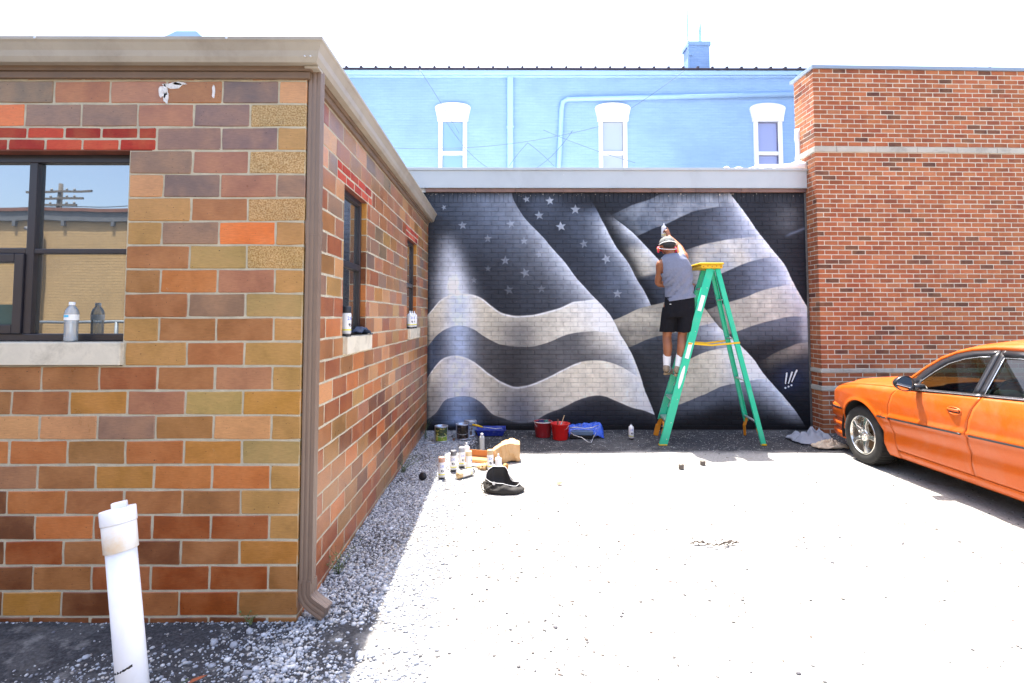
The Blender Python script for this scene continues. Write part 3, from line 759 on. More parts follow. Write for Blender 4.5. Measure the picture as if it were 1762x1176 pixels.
    img = lay_(img, sm(.8, -.8, F3), np.where((Y > 520)[..., None], low, Cc))
    img = lay_(img, sm(.8, -.8, F2) * sm(566, 545, L1 * 0 + Y) * sm(.9, -.9, L1), B)
    img = lay_(img, sm(.8, -.8, F1), A)
    # stars
    for (sx_, sy_, sr, sb, rot) in ((796, 388, 8, .5, .1), (839, 411, 7.5, .4, 0), (879, 386, 8, .45, .2), (901, 415, 7, .5, 0), (928, 371, 8.5, .6, .1), (906, 343, 6.5, .6, .2), (946, 346, 8, .85, .1), (990, 361, 9, .6, 0), (966, 390, 9, .9, .15), (869, 448, 8.5, .4, 0),
                                    (904, 470, 9, .4, .3), (1005, 420, 8, .35, .2), (1044, 446, 9, .75, .35), (1063, 506, 8.5, .45, 0), (928, 438, 7, .3, .2), (764, 358, 5, .6, .4), (815, 482, 6, .3, 0), (875, 500, 9, .22, .2), (932, 497, 8, .25, .1), (1076, 462, 6, .4, .2), (840, 462, 6, .22, 0)):
        dx, dy = X - sx_, (Y - sy_); rad = np.hypot(dx, dy); th = np.mod(np.arctan2(dx, -dy) + rot, 2 * math.pi / 5); th = np.minimum(th, 2 * math.pi / 5 - th)
        # star edge between outer radius sr (th=0) and inner .42 sr (th=pi/5)
        x1_, y1_ = sr, 0; x2_, y2_ = .42 * sr * math.cos(math.pi / 5), .42 * sr * math.sin(math.pi / 5)
        px_, py_ = rad * np.cos(th), rad * np.sin(th); cr = (x2_ - x1_) * (py_ - y1_) - (y2_ - y1_) * (px_ - x1_)
        img = lay_(img, sm(-2.5, 2.5, cr) * sb * .62 * (.85 + .3 * cl), F(196, 206, 222))
    # three spray-painted marks
    img = blend(img, F(40, 56, 96), .8 * gau(X - 1361, 22) * gau(Y - 652, 20)) 
    for (xa, ya, xb, yb, dx_, dy_) in ((1355, 643, 1352.6, 660.5, 1352.6, 668), (1364, 641.5, 1358, 660, 1358, 666), (1372, 638, 1363.8, 657.5, 1363, 663.5)):
        t = np.clip(((PX - xa) * (xb - xa) + (PY - ya) * (yb - ya)) / ((xb - xa) ** 2 + (yb - ya) ** 2), 0, 1)
        dd = np.hypot(PX - xa - t * (xb - xa), PY - ya - t * (yb - ya))
        img = lay_(img, sm(3.2, 2.2, dd), F(8, 10, 22)); img = lay_(img, sm(2.0 , 1.1, dd + t * .7), F(235, 240, 250)); img = lay_(img, sm(2.0, 1.1, np.hypot(PX - dx_, PY - dy_)), F(235, 240, 250))
    # overspray, bare drips under the flashing, darker top, foot and left edge
    img = img * (1 + .16 * fbm(6, 4, 8))[..., None] * (1 + .22 * fbm(22, 4, 15))[..., None]
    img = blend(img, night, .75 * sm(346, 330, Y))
    strk = fbm(2.2, 2, 9); img = blend(img, F(190, 180, 165), sm(.62, .8, np.abs(strk)) * sm(343, 335, PY) * .8)
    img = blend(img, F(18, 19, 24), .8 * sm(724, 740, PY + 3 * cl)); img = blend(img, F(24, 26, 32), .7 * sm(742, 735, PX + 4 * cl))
    lum = (img @ np.array([.25, .6, .15]))[..., None]; img = lum + (img - lum) * .72
    out = np.ones((H, W, 4), np.float32); lin = np.clip(1.36 * img ** 1.14, 0, .86)
    out[..., :3] = np.where(lin < .0031308, lin * 12.92, 1.055 * lin ** (1 / 2.4) - .055)
    im = bpy.data.images.new('mural_paint', W, H); im.pixels.foreach_set(out.ravel()); im.update(); im.pack()
    return im
MIMG = paint_mural()
def mural_mat(name, joint=False):
    m, nt, out = newmat(name)
    p = N(nt, 'ShaderNodeBsdfPrincipled'); p.inputs['Roughness'].default_value = .6; p.inputs['Specular IOR Level'].default_value = .28
    pos = N(nt, 'ShaderNodeNewGeometry').outputs['Position']; s = N(nt, 'ShaderNodeSeparateXYZ'); nt.links.new(pos, s.inputs[0])
    def mr(v, a, b):
        n = N(nt, 'ShaderNodeMapRange'); n.clamp = True; nt.links.new(v, n.inputs[0]); n.inputs[1].default_value = a; n.inputs[2].default_value = b; return n.outputs[0]
    cb = N(nt, 'ShaderNodeCombineXYZ'); nt.links.new(mr(s.outputs[0], MX0, MX1), cb.inputs[0]); nt.links.new(mr(s.outputs[2], MZ0, MZ1), cb.inputs[1])
    t = N(nt, 'ShaderNodeTexImage'); t.image = MIMG; t.extension = 'EXTEND'; nt.links.new(cb.outputs[0], t.inputs[0])
    c = t.outputs[0]
    if joint: c = mixc(nt, 1.0, c, (.76, .76, .78), 'MULTIPLY')
    else:
        oi = N(nt, 'ShaderNodeObjectInfo')
        n0 = noise(nt, pos, 40, 4, .7); c = mixc(nt, ramp(nt, n0.outputs[0], .66, .8), c, mixc(nt, .35, c, (.4, .4, .42)))
    nt.links.new(c, p.inputs['Base Color'])
    nn = noise(nt, pos, 130, 3, .7); nt.links.new(bump(nt, nn.outputs[0], .35, .0025), p.inputs['Normal'])
    nt.links.new(p.outputs[0], out.inputs[0]); return m
MUR = mural_mat('painted_brick'); MURJ = mural_mat('painted_joint', True)
mbd = empty('mural_building', (1.6, D2, 0), label='low flat roofed building whose brick wall carries the black and white flag mural', cat='building')
cells = []; BH, BW = .0655, .204
nr = int((3.265) / BH); rb = random.Random(4)
for r in range(-1, nr):
    z0 = .0 + r * BH; s = X1 - (.0 if r % 2 else BW / 2) - .02 - BW * 0
    while s < 4.33:
        a, b = max(s, X1 - .05), min(s + BW, 4.335)
        if b - a > .03: cells.append((a + .0042, b - .0042, z0 + .0038, z0 + BH - .0038, (1, 1, 1)))
        s += BW
ztop = nr * BH
lay(mbd, 'painted_brick', cells, lambda s, z: (s, D2, z), 0, MUR, MUR, 300, .03, .0035, .0018, 8, .002)
cells = []; s = X1 - .04
while s < 4.33: cells.append((s + .0035, min(s + BH, 4.335) - .0035, ztop + .004, 3.352, (1, 1, 1))); s += BH
lay(mbd, 'soldier_brick', cells, lambda s, z: (s, D2, z), 0, MUR, MUR, 90, .03, .0035, .0018, 8, .002)
mb = MB(); mb.box(-6, 4.5, D2 + .0048, D2 + .25, -.2, 3.358); mb.build('mortar_bed', MURJ, mbd)
ROOFW = mat('white_roof_coating', (.74, .75, .76), .7, 0, .06, 3, .2, 30)
mb = MB(); mb.box(-6, 4.6, D2 + .06, 14.98, 3.5, 3.6); mb.box(-6, 4.6, D2 + .02, D2 + .2501, 3.359, 3.5); mb.build('roof', ROOFW, mbd)
FAS = mat('pale_metal_fascia', C(205, 212, 216, .70), .45, 0, .04, 1.5, .08, 10, .004, C(150, 150, 158, .6), .25, grime_s=1.2)
mb = MB(); mb.box(-1.6, 4.329, D2 - .055, D2 + .019, 3.414, 3.66); mb.box(-1.6, 4.331, D2 - .072, D2 - .004, 3.661, 3.70); mb.box(-1.6, 4.329, D2 - .066, D2 - .04, 3.409, 3.4139); f_ = mb.build('fascia_panel', FAS, mbd, bevel=.005)
mb = MB()
for z in (3.44, 3.60): mb.lathe([(.006, -.003), (.006, .002)], (.86, D2 - .057, z), 8, 'y')
mb.build('fascia_screws', bpy.data.materials['screw_zinc'], mbd)
FL = mat('copper_brown_flashing', C(150, 118, 108, .62), .5, .1, .18, 5, .1, 40, .002, C(50, 56, 84, .6), .7, grime_s=1.6)
xx = [-1.11, -.40, .17, .86, 1.51, 2.12, 2.75, 3.40, 4.328]
for a, b in zip(xx, xx[1:]):
    mb = MB(); mb.box(a + .0015, b - .0015, D2 - .035, D2 + .0185, 3.357, 3.4085); mb.build('flashing_strip', FL, mbd, bevel=.003)
# lumpy white membrane where the roof meets the neighbour
mb = MB(); P = []
for i in range(26):
    t = i / 25; x = 3.15 + 1.18 * t; row = []
    top = 3.70 + .02 * math.sin(i * 1.7) + .015 * rb.random() + .10 * max(0, (t - .62) / .38) ** .6
    for (yy, zz) in ((D2 - .074, 3.69), (D2 - .06, top - .01), (D2 + .0, top), (D2 + .25, top + .02), (D2 + .5, top)): row.append((x, yy + .004 * rb.random(), zz))
    P.append(row)
mb.grid(P); mb.box(3.70, 4.328, D2 + .1, D2 + .4, 3.61, 3.80); mb.build('roof_flashing', ROOFW, mbd, solid=.006)
mb = MB(); mb.grid([[(4.26 + .02 * rb.random(), D2 + .12 + .02 * rb.random(), z), (4.34, D2 + .1, z)] for z in [3.7 + .07 * k for k in range(10)]]); mb.build('wall_flashing', ROOFW, mbd, solid=.01)
mb = MB(); mb.box(4.305, 4.3305, D2 - .022, D2 - .004, 0, 3.35); mb.build('corner_strip', mat('caulk_strip', (.10, .095, .09), .6, 0, .3, 20), mbd, bevel=.003)

# ------------------------------------------------------------------ red brick building on the right
rbd = empty('red_brick_building', (4.33, 7.4, 0), label='tall orange red brick building with thin limestone bands on the right', cat='building')
RA = R(1.5); ca_, sa_ = math.cos(RA), math.sin(RA)
TR = lambda s, z: (4.33 + s * ca_, 7.4 + s * sa_, z)
TL = lambda s, z: (4.33, 7.4 + s, z)                    # return face (looks to -x)
RC = [C(188, 104, 62, .64), C(178, 94, 54, .64), C(198, 114, 68, .64), C(164, 86, 52, .64), C(124, 74, 52, .62), C(110, 64, 46, .60), C(206, 128, 84, .66), C(184, 100, 58, .64)]
RCW = [5, 5, 4, 3.2, 1.2, .9, 2.2, 5]
def brick_rows():
    out = []; 
    z = .575 - 10 * .0640
    k = 0
    while z < .57: out.append((z, z + .0640, k)); z += .0640; k += 1
    for i in range(3): out.append((.638 + i * .06, .638 + i * .06 + .06, k)); k += 1
    n = 46; hh = (3.865 - .873) / n
    for i in range(n): out.append((.873 + i * hh, .873 + (i + 1) * hh, k)); k += 1
    n = 17; hh = (5.055 - 3.95) / n
    for i in range(n): out.append((3.95 + i * hh, 3.95 + (i + 1) * hh, k)); k += 1
    return out
RW = .1905; cells = []; cl_ = []
for (z0, z1, k) in brick_rows():
    s = -RW / 2 if k % 2 else 0
    while s < 6.0:
        a, b = max(0, s), s + RW
        ja = .0015 if a == 0 else .0055
        cells.append((a + ja, b - .0055, z0 + .0055, z1 - .0055, vary(rb.choices(RC, RCW)[0], .12, rb))); s += RW
    s = 0 if k % 2 else -RW / 2
    while s < .5:
        a, b = max(.003, s), min(.5, s + RW)
        if z1 < 3.3 and a > .265: break
        if b - a > .02: cl_.append((a + .0 if a < .01 else a + .0048, b - .0048, z0 + .0048, z1 - .0048, vary(rb.choices(RC, RCW)[0], .08, rb)))
        s += RW
hid = lambda x, y: x > 1440 and y > 655 + (x < 1570) * 5 or (x > 1570 and y > 610)
lay(rbd, 'brick', cells, TR, RA, BRK_O, BRK_S, 300, .03, .0028, .0012, 8, .0016, hide=hid)
# return face: bricks face -x, so the face runs the other way along y
lay(rbd, 'return_brick', [(-b, -a, z0, z1, c) for (a, b, z0, z1, c) in cl_], lambda s, z: (4.33, 7.4 - s, z), R(-90), BRK_O, BRK_S, 120, .03, .0028, .0012, 8, .0018)
mb = MB()
def rot_box(mb, s0, s1, t0, t1, z0, z1):
    vs = []
    for z in (z0, z1):
        for (s, t) in ((s0, t0), (s1, t0), (s1, t1), (s0, t1)): vs.append((4.33 + s * ca_ - t * sa_, 7.4 + s * sa_ + t * ca_, z))
    mb.add(vs, [(3, 2, 1, 0), (4, 5, 6, 7), (0, 1, 5, 4), (1, 2, 6, 5), (2, 3, 7, 6), (3, 0, 4, 7)])
mb.prism([(4.3335, 7.4032), (4.33 + 8 * ca_, 7.4032 + 8 * sa_), (4.33 + 8 * ca_, 7.9 + 8 * sa_), (4.3335, 7.9)], -.2, 5.05, 'xy'); mb.build('mortar_bed', mat('grey_mortar', C(216, 204, 184, .78), .95, 0, .12, 14, .6, 90, .004), rbd)
BAND = mat('limestone_band', C(206, 200, 186, .68), .85, 0, .12, 4, .3, 70, .002, (.10, .09, .08), .55, grime_s=3.5)
for (z0, z1) in ((3.868, 3.947), (.820, .870), (.578, .635)):
    s = -.0; k = 0
    for b in (.30, .86, 1.45, 2.02, 2.6, 3.2, 3.9, 4.6, 5.4, 6.2):
        mb = MB(); rot_box(mb, s + (.002 if k else -.012), b - .002, -.012, .06, z0 + .001, z1 - .001); mb.build('limestone_band', BAND, rbd, bevel=.004); s = b; k += 1
    mb = MB(); mb.box(4.318, 4.38, 7.4005, 7.66 if z0 < 3 else 7.9, z0 + .0, z1); mb.build('limestone_band', BAND, rbd, bevel=.004)
COP = mat('grey_metal_coping', C(170, 186, 206, .6), .4, .2, .05, 2, .05, 20)
mb = MB(); rot_box(mb, -.022, 8, -.022, .55, 5.052, 5.10); mb.build('roof_coping', COP, rbd, bevel=.004)

# ------------------------------------------------------------------ blue building behind
BX = lambda px: (px - 866.3) * .0164
BZ = lambda py: 10.565 - .01664 * py
def blue_mat(name, k=1.0, scale=1.0):
    m, nt, out = newmat(name)
    p = N(nt, 'ShaderNodeBsdfPrincipled'); p.inputs['Roughness'].default_value = .65
    pos = N(nt, 'ShaderNodeNewGeometry').outputs['Position']
    mp = N(nt, 'ShaderNodeMapping'); mp.inputs['Rotation'].default_value = (R(90), 0, 0); nt.links.new(pos, mp.inputs[0])
    br = N(nt, 'ShaderNodeTexBrick'); br.inputs['Scale'].default_value = 1; br.inputs['Brick Width'].default_value = .21; br.inputs['Row Height'].default_value = .075; br.inputs['Mortar Size'].default_value = .008
    br.inputs['Color1'].default_value = (1, 1, 1, 1); br.inputs['Color2'].default_value = (.93, .93, .93, 1); br.inputs['Mortar'].default_value = (.8, .8, .8, 1)
    nt.links.new(mp.outputs[0], br.inputs[0])
    st = N(nt, 'ShaderNodeMapping'); st.inputs['Scale'].default_value = (1.5, 1.5, 16); nt.links.new(pos, st.inputs[0])
    n1 = noise(nt, st.outputs[0], 1.2, 5, .7, .2); n2 = noise(nt, pos, .7, 4, .6)
    a = tuple(x * k for x in C(152, 187, 234, .82)); b = tuple(x * k for x in C(164, 199, 243, .86))
    c = mixc(nt, ramp(nt, n1.outputs[0], .35, .68), a, b)
    c = mixc(nt, .35, c, br.outputs[0], 'MULTIPLY')
    c = mixc(nt, ramp(nt, n2.outputs[0], .5, .8), c, tuple(x * .85 for x in a))
    nt.links.new(c, p.inputs['Base Color'])
    nt.links.new(bump(nt, n1.outputs[0], .15, .02, bump(nt, br.outputs['Fac'], .5, -.01)), p.inputs['Normal'])
    nt.links.new(p.outputs[0], out.inputs[0]); return m
BLUE = blue_mat('blue_painted_brick'); BLUE2 = mat('blue_painted_metal', C(172, 208, 248, .88), .45, 0, .05, 1.5, .05, 10)
WHITE = mat('white_gloss_paint', (.82, .82, .81), .5, 0, .04, 4, .1, 30)
bb = empty('blue_building', (1.8, 15, 0), label='two storey blue painted building with white arched windows rising behind the mural', cat='building')
wins = []
for c0 in (779.5, 1054, 1320.5): wins.append((BX(c0 - 17.5), BX(c0 + 17.5)))
mb = MB(); slab(mb, -9, 14, 0, 8.33, [(a, b, 5.3, BZ(210)) for a, b in wins], lambda m, u, v, a, b: m.box(u, v, 15.0, 15.3, a, b)); mb.build('wall', BLUE, bb)
mb = MB(); mb.box(-9, 14, 14.90, 15.299, 8.3305, 8.37); mb.box(-9, 14, 14.84, 15.29, 8.371, 8.50); mb.build('gutter', BLUE2, bb, bevel=.02)
MRF = mat('dark_metal_roof', (.06, .045, .06), .5, .3, .2, 1)
mb = MB(); P = [(-9, 14.80, 8.502), (14, 14.80, 8.502), (14, 22, 8.9), (-9, 22, 8.9)]; mb.add([Vector(p) for p in P] + [Vector(p) + Vector((0, 0, .04)) for p in P], [(0, 1, 2, 3), (7, 6, 5, 4), (0, 4, 5, 1), (1, 5, 6, 2), (2, 6, 7, 3), (3, 7, 4, 0)]); rf = mb.build('metal_roof', MRF, bb)
for i in range(56):
    x = -8.9 + i * .41
    mb = MB(); mb.bar((x, 14.79, 8.56), (x, 22, 8.96), .06, .05); mb.build('roof_rib', MRF, rf)
CURT = mat('pale_curtain', C(200, 206, 220, .6), .8, 0, .1, 3, .2, 12)
BGL = pane_mat('blue_sky_pane', .18, (.16, .30, .50)); VGL = pane_mat('grey_curtain_pane', .06, (.38, .42, .50)); PGL = pane_mat('violet_curtain_pane', .06, (.26, .27, .50))
for i, (a, b) in enumerate(wins):
    c0 = (a + b) / 2; z1, z0 = BZ(210), 5.3
    h = MB(); poly = [(c0 - .50, BZ(187)), (c0 - .44, BZ(203)), (c0 - .43, BZ(210)), (c0 + .43, BZ(210)), (c0 + .44, BZ(203)), (c0 + .50, BZ(187))]
    poly += [(c0 + .5 * math.cos(t), BZ(187) + .15 * math.sin(t)) for t in [math.pi * k / 10 for k in range(1, 10)]]
    h.prism(poly, 14.93, 15.02)
    wf = h.build('window', WHITE, bb)
    f2 = MB(); f2.box(c0 - .40, a + .0, 14.945, 15.05, z0, z1 + .001); f2.box(b, c0 + .40, 14.945, 15.05, z0, z1 + .001); f2.box(a, b, 14.96, 15.06, BZ(267), BZ(261)); f2.build('frame', WHITE, wf, bevel=.006)
    for (q0, q1) in ((z0, BZ(267)), (BZ(261), z1)):
        f2 = MB(); f2.box(a, b, 15.03, 15.036, q0, q1); f2.build('pane', (BGL, VGL, PGL)[i], wf)
mb = MB(); mb.box(BX(873), BX(883), 14.9, 14.999, 3.7, 8.33); mb.build('downspout', BLUE2, bb, bevel=.015)
mb = MB(); mb.box(BX(871.5), BX(884.5), 14.895, 14.999, BZ(222), BZ(219)); mb.build('pipe_strap', BLUE2, bb)
mb = MB(); mb.tube([(BX(960), 14.93, 3.7), (BX(961), 14.93, BZ(287)), (BX(966), 14.93, BZ(190)), (BX(968), 14.93, BZ(178)), (BX(976), 14.93, BZ(172.5)), (BX(1080), 14.93, BZ(170)), (BX(1380), 14.93, BZ(163))], .066, 10); mb.build('vent_pipe', BLUE2, bb)
cb_ = MB(); cb_.box(5.62, 6.25, 16, 16.5, 8.5, 9.80); cb_.box(5.59, 6.28, 15.97, 16.53, 9.801, 9.92); ch = cb_.build('chimney', BLUE, bb)
mb = MB(); mb.lathe([(.045, 9.92), (.045, 10.78)], (6.06, 16.25, 0), 10); mb.build('flue_pipe', BLUE2, ch)
mb = MB(); mb.tube([(5.60, 15.93, 8.5), (5.575, 15.93, 9.9), (5.53, 15.93, 13.2)], .022, 6); mb.tube([(5.59, 15.93, 8.9), (5.72, 16.0, 8.9)], .015, 5); mb.tube([(5.58, 15.93, 9.5), (5.72, 16.0, 9.5)], .015, 5); mb.build('antenna_mast', BLUE2, ch)

# roof vent on the tiled building
v = MB(); v.prism([(-2.28, 3.02), (-2.02, 3.02), (-2.02, 3.46), (-2.06, 3.50), (-2.20, 3.50), (-2.28, 3.46)], 3.55, 3.8)
o = v.build('roof_vent', BLUE2, None, bevel=.008); tag(o, 'small pale blue vent box poking above the gutter of the tiled building', 'vent')

# ------------------------------------------------------------------ across the street (seen in the window glass)
OPP = mat('tan_brick_far', C(206, 172, 120, .62), .9, 0, .16, .8, .4, 12, .02, C(150, 120, 80, .6), .4, grime_s=.6)
ob = empty('opposite_building', (-12, -9.7, 0), label='tan brick building across the street mirrored in the front window', cat='building')
mb = MB(); mb.box(-32, 14, -16, -9.7, 0, 4.35); mb.build('wall', OPP, ob)
mb = MB()
for i in range(54): mb.box(-32, 14, -9.6995, -9.6975, .06 + i * .08, .075 + i * .08)
mb.build('mortar_lines', mat('tan_mortar_joint', C(200, 166, 115, .62), .9), ob)  # flush joint lines in plain mortar tan, close to the brick colour
mb = MB(); mb.box(-32.1, 14.1, -16, -9.6, 4.351, 4.62); mb.build('parapet', mat('grey_parapet', C(120, 124, 130, .5), .7), ob)
mb = MB(); mb.box(-32.1, 14.1, -16, -9.55, 4.621, 4.72); mb.build('tile_coping', mat('clay_coping', C(150, 96, 76, .5), .7), ob)
for i in range(30):
    mb = MB(); mb.box(-31 + i * 1.4, -30.9 + i * 1.4, -9.69, -9.6, 4.2, 4.3505); mb.build('parapet_bracket', bpy.data.materials['grey_parapet'], ob)
mb = MB(); mb.tube([(-13.35, -9.6, .4), (-13.3, -9.6, 3.0), (-13.35, -9.6, 4.0), (-13.7, -9.5, 4.12)], .05, 8); mb.build('conduit', mat('conduit_grey', (.12, .12, .13), .6), ob)
WOOD = mat('weathered_pole_wood', (.10, .085, .07), .9, 0, .3, 5, .5, 30)
up = empty('utility_pole', (-25.5, -25, 0), label='wooden utility pole with three crossarms mirrored in the front window', cat='pole')
mb = MB(); mb.lathe([(.17, 0), (.12, 9.3)], (-25.5, -25, 0), 12); mb.build('pole', WOOD, up)
for z, a, b in ((8.80, 1.9, 1.9), (8.38, 1.3, 1.5), (7.98, .95, 1.1)):
    mb = MB(); mb.bar((-25.5 - a, -24.85, z), (-25.5 + b, -24.85, z), .1, .12); c_ = mb.build('crossarm', WOOD, up)
    for t in (-.9, -.4, .5, .95):
        m2 = MB(); m2.lathe([(.05, z + .06), (.07, z + .12), (.04, z + .2)], (-25.5 + t, -24.85, 0), 8); m2.build('insulator', mat('insulator', (.2, .2, .2), .3) if 'insulator' not in bpy.data.materials else bpy.data.materials['insulator'], c_)
CAB = mat('black_cable', (.02, .02, .022), .6, 0, .1)
def cable(name, a, b, sag, r, label, grp=None, m=None, n=24):
    a = Vector(a); b = Vector(b); mb = MB()
    mb.tube([a.lerp(b, i / n) - Vector((0, 0, sag * 4 * (i / n) * (1 - i / n))) for i in range(n + 1)], r, 5)
    return tag(mb.build(name, m or CAB), label, 'cable', grp)
cable('power_line', (-60, -28, 8.3), (10, -22, 8.5), .5, .025, 'overhead power line, upper of the pair mirrored in the front window'); cable('power_line', (-60, -28, 7.9), (10, -22, 8.0), .5, .025, 'overhead power line, lower of the pair mirrored in the front window')
rl = empty('metal_railing', (-13, -7.5, 0), label='grey metal railing mirrored behind the water bottle in the glass', cat='railing')
RLM = mat('galvanised_rail', (.16, .19, .22), .5, .3)
mb = MB(); mb.tube([(-13.0, -7.5, 1.46), (-7, -7.5, 1.46)], .035, 8); mb.build('top_rail', RLM, rl)
for x in (-13, -11.9, -10.7, -9.6, -8.4, -7.2):
    mb = MB(); mb.tube([(x, -7.5, 0), (x, -7.5, 1.46)], .04, 8); mb.build('post', RLM, rl)

# cables in front of the blue wall
P3 = lambda px, py, Y=14.6: ((px - 866.3) * .0164 * Y / 15, Y, 1.577 + (BZ(py) - 1.577) * Y / 15)
LBL = mat('dark_thin_cable', (.16, .22, .30), .6, 0, .1)
for (a, b, s, lab) in (((660, 254), (1030, 218), .25, 'long thin cable crossing the blue wall behind all three windows'), ((722, 120), (790, 230), -.02, 'straight cable running down from the blue roof edge to the left window'),
                       ((768, 210), (985, 225), 1.35, 'drooping cable between the left and middle windows of the blue wall'), ((935, 224), (1092, 280), .05, 'thin cable slanting down across the middle window of the blue wall'),
                       ((1180, 120), (1086, 186), .03, 'cable descending left from the chimney foot towards the middle window'), ((876, 286), (908, 246), -.03, 'short cable rising from the fascia to the left of the vent pipe'), ((908, 246), (953, 286), -.03, 'short cable falling to the fascia beside the vent pipe')):
    cable('cable', P3(*a), P3(*b), s, .008, lab, None, LBL)

# ------------------------------------------------------------------ ladder
GRN = mat('green_fibreglass', C(30, 214, 166, .74), .35, 0, .05, 3, .05, 40, .002, C(190, 220, 205, .6), .18, grime_s=6)
ALU = mat('aluminium', (.62, .63, .64), .38, .85, .1, 8, .08, 60, .001, (.75, .75, .75), .5, grime_s=14)
YEL = mat('yellow_plastic', C(255, 206, 20, .70), .45, 0, .06, 4, .08, 40, .002, C(200, 60, 40, .7), .25, grime_s=40)
ORG = mat('orange_yellow_steel', C(236, 150, 20, .66), .5, 0, .1, 8, .1, 40)
LAB = mat('paper_label', (.8, .8, .79), .5, 0, .05, 20, .02)
ld = empty('stepladder', (2.55, 6.98, 0), label='tall green fibreglass stepladder with a yellow top cap standing open by the mural', cat='ladder')
V = Vector
LN_ = (V((1.955, 6.71, 0)), V((2.625, 6.83, 2.19)))    # near climbing rail
LF_ = (V((2.045, 7.29, 0)), V((2.645, 7.10, 2.19)))     # far climbing rail
RN_ = (V((3.20, 6.72, 0)), V((2.715, 6.83, 2.19)))
RF_ = (V((3.285, 7.32, 0)), V((2.74, 7.10, 2.19)))
def channel(a, b, w, fl, inward, t=.006):
    """C-section rail: web in the plane of travel, flanges turned inward"""
    m = MB(); d = (b - a).normalized(); x = V((1, 0, 0)); x = (x - d * x.dot(d)).normalized(); n = d.cross(x)
    if n.y * inward < 0: n = -n
    sec = [(-w / 2, 0), (w / 2, 0), (w / 2, fl), (w / 2 - t, fl), (w / 2 - t, t), (-w / 2 + t, t), (-w / 2 + t, fl), (-w / 2, fl)]
    m.rings([[p + x * u + n * v for u, v in sec] for p in (a, b)], True, True, False); return m
r1 = channel(LN_[0], LN_[1], .094, .032, 1).build('front_rail', GRN, ld)
r2 = channel(LF_[0] + V((.05, -.02, .22)), LF_[1], .094, .032, -1).build('front_rail', GRN, ld)
r3 = channel(RN_[0], RN_[1], .058, .028, 1).build('rear_rail', GRN, ld)
r4 = channel(RF_[0] + V((-.05, -.02, .2)), RF_[1], .058, .028, -1).build('rear_rail', GRN, ld)
for p, w_ in ((LN_[0], .1), (RN_[0], .064)):
    m = MB(); m.box(p.x - w_ / 2, p.x + w_ / 2, p.y - .006, p.y + .04, .002, .022); m.build('foot_pad', YEL, ld, bevel=.003)
zs_ = [.29, .56, .84, 1.12, 1.40, 1.68, 1.95]
for z in zs_:
    t = z / 2.19; a = LN_[0].lerp(LN_[1], t) + V((0, .008, 0)); b = LF_[0].lerp(LF_[1], t) - V((0, .008, 0))
    m = MB(); d = (b - a)
    m.add([a + V((-.046, 0, 0)), a + V((.046, 0, 0)), b + V((.046, 0, 0)), b + V((-.046, 0, 0)), a + V((-.046, 0, -.022)), a + V((.046, 0, -.022)), b + V((.046, 0, -.022)), b + V((-.046, 0, -.022))],
          [(0, 1, 2, 3), (7, 6, 5, 4), (0, 4, 5, 1), (1, 5, 6, 2), (2, 6, 7, 3), (3, 7, 4, 0)])
    st = m.build('step', ALU, ld, bevel=.002)
    if z < 1.2:
        m = MB(); m.bar(a + V((.02, .10, -.02)), a + V((.045 * 0 - .03, .02, -.16)), .006, .014); m.bar(b + V((.02, -.10, -.02)), b + V((-.03, -.03, -.16)), .006, .014); m.build('brace', ALU, st)
for z in (.27, .78, 1.30, 1.80):
    t = z / 2.19; a = RN_[0].lerp(RN_[1], t) + V((.0, .008, 0)); b = RF_[0].lerp(RF_[1], t) - V((0, .008, 0))
    m = MB(); m.bar(a, b, .036, .016); m.build('rear_brace', ALU, ld, bevel=.003)
# yellow folding spreaders
for (A, B, q, dy) in ((LN_, RN_, .57, -.008), (LF_, RF_, .575, .008)):
    a = A[0].lerp(A[1], q) + V((-.03, dy, 0)); b = B[0].lerp(B[1], q) + V((.03, dy, .01)); mid = a.lerp(b, .48) + V((0, .05 if dy < 0 else -.05, -.03))
    m = MB(); m.bar(a, mid, .004, .022); m.bar(mid, b, .004, .022); m.lathe([(.012, -.006), (.012, .006)], tuple(mid), 8, 'y'); m.build('spreader', YEL, ld)
# bottom knee braces and far feet
m = MB(); b = LF_[0]; m.bar(b + V((.055, -.03, .23)), b + V((.02, .0, .14)), .03, .05); m.bar(b + V((.02, 0, .15)), b + V((-.02, .0, .004)), .03, .062); m.build('foot_brace', ORG, ld, bevel=.004)
m = MB(); b = LN_[0]; m.bar(b + V((.045, .14, .27)), b + V((.028, .03, .12)), .018, .03); m.bar(b + V((.02, .05, .2)), b + V((.0, .05, .05)), .018, .03); m.build('foot_brace', ORG, ld, bevel=.004)
m = MB(); b = RF_[0]; m.bar(b + V((-.04, -.03, .24)), b + V((-.075, -.03, .14)), .03, .034); m.bar(b + V((-.075, -.03, .15)), b + V((-.055, .0, .004)), .03, .044); m.build('foot_brace', ORG, ld, bevel=.004)
m = MB(); b = RN_[0]; m.bar(b + V((-.04, .10, .25)), b + V((-.065, .04, .19)), .018, .03); m.bar(b + V((-.065, .04, .2)), b + V((-.02, .03, .06)), .018, .03); m.build('foot_brace', ORG, ld, bevel=.004)
m = MB(); m.box(2.49, 2.765, 6.785, 7.135, 2.19, 2.235); m.box(2.475, 2.78, 6.775, 7.145, 2.236, 2.262); m.build('top_cap', YEL, ld, bevel=.012, seg=3)
m = MB()
for i in range(5): m.lathe([(.008, -.001), (.008, .0012)], (2.52 + i * .055, 6.784, 2.212 + .006 * (i % 2)), 8, 'y')
m.build('cap_hole', mat('dark_hole', (.35, .10, .02), .8), ld)
d = (LN_[1] - LN_[0]).normalized(); xx_ = V((1, 0, 0)); xx_ = (xx_ - d * xx_.dot(d)).normalized(); nn_ = d.cross(xx_); nn_ = nn_ if nn_.y < 0 else -nn_
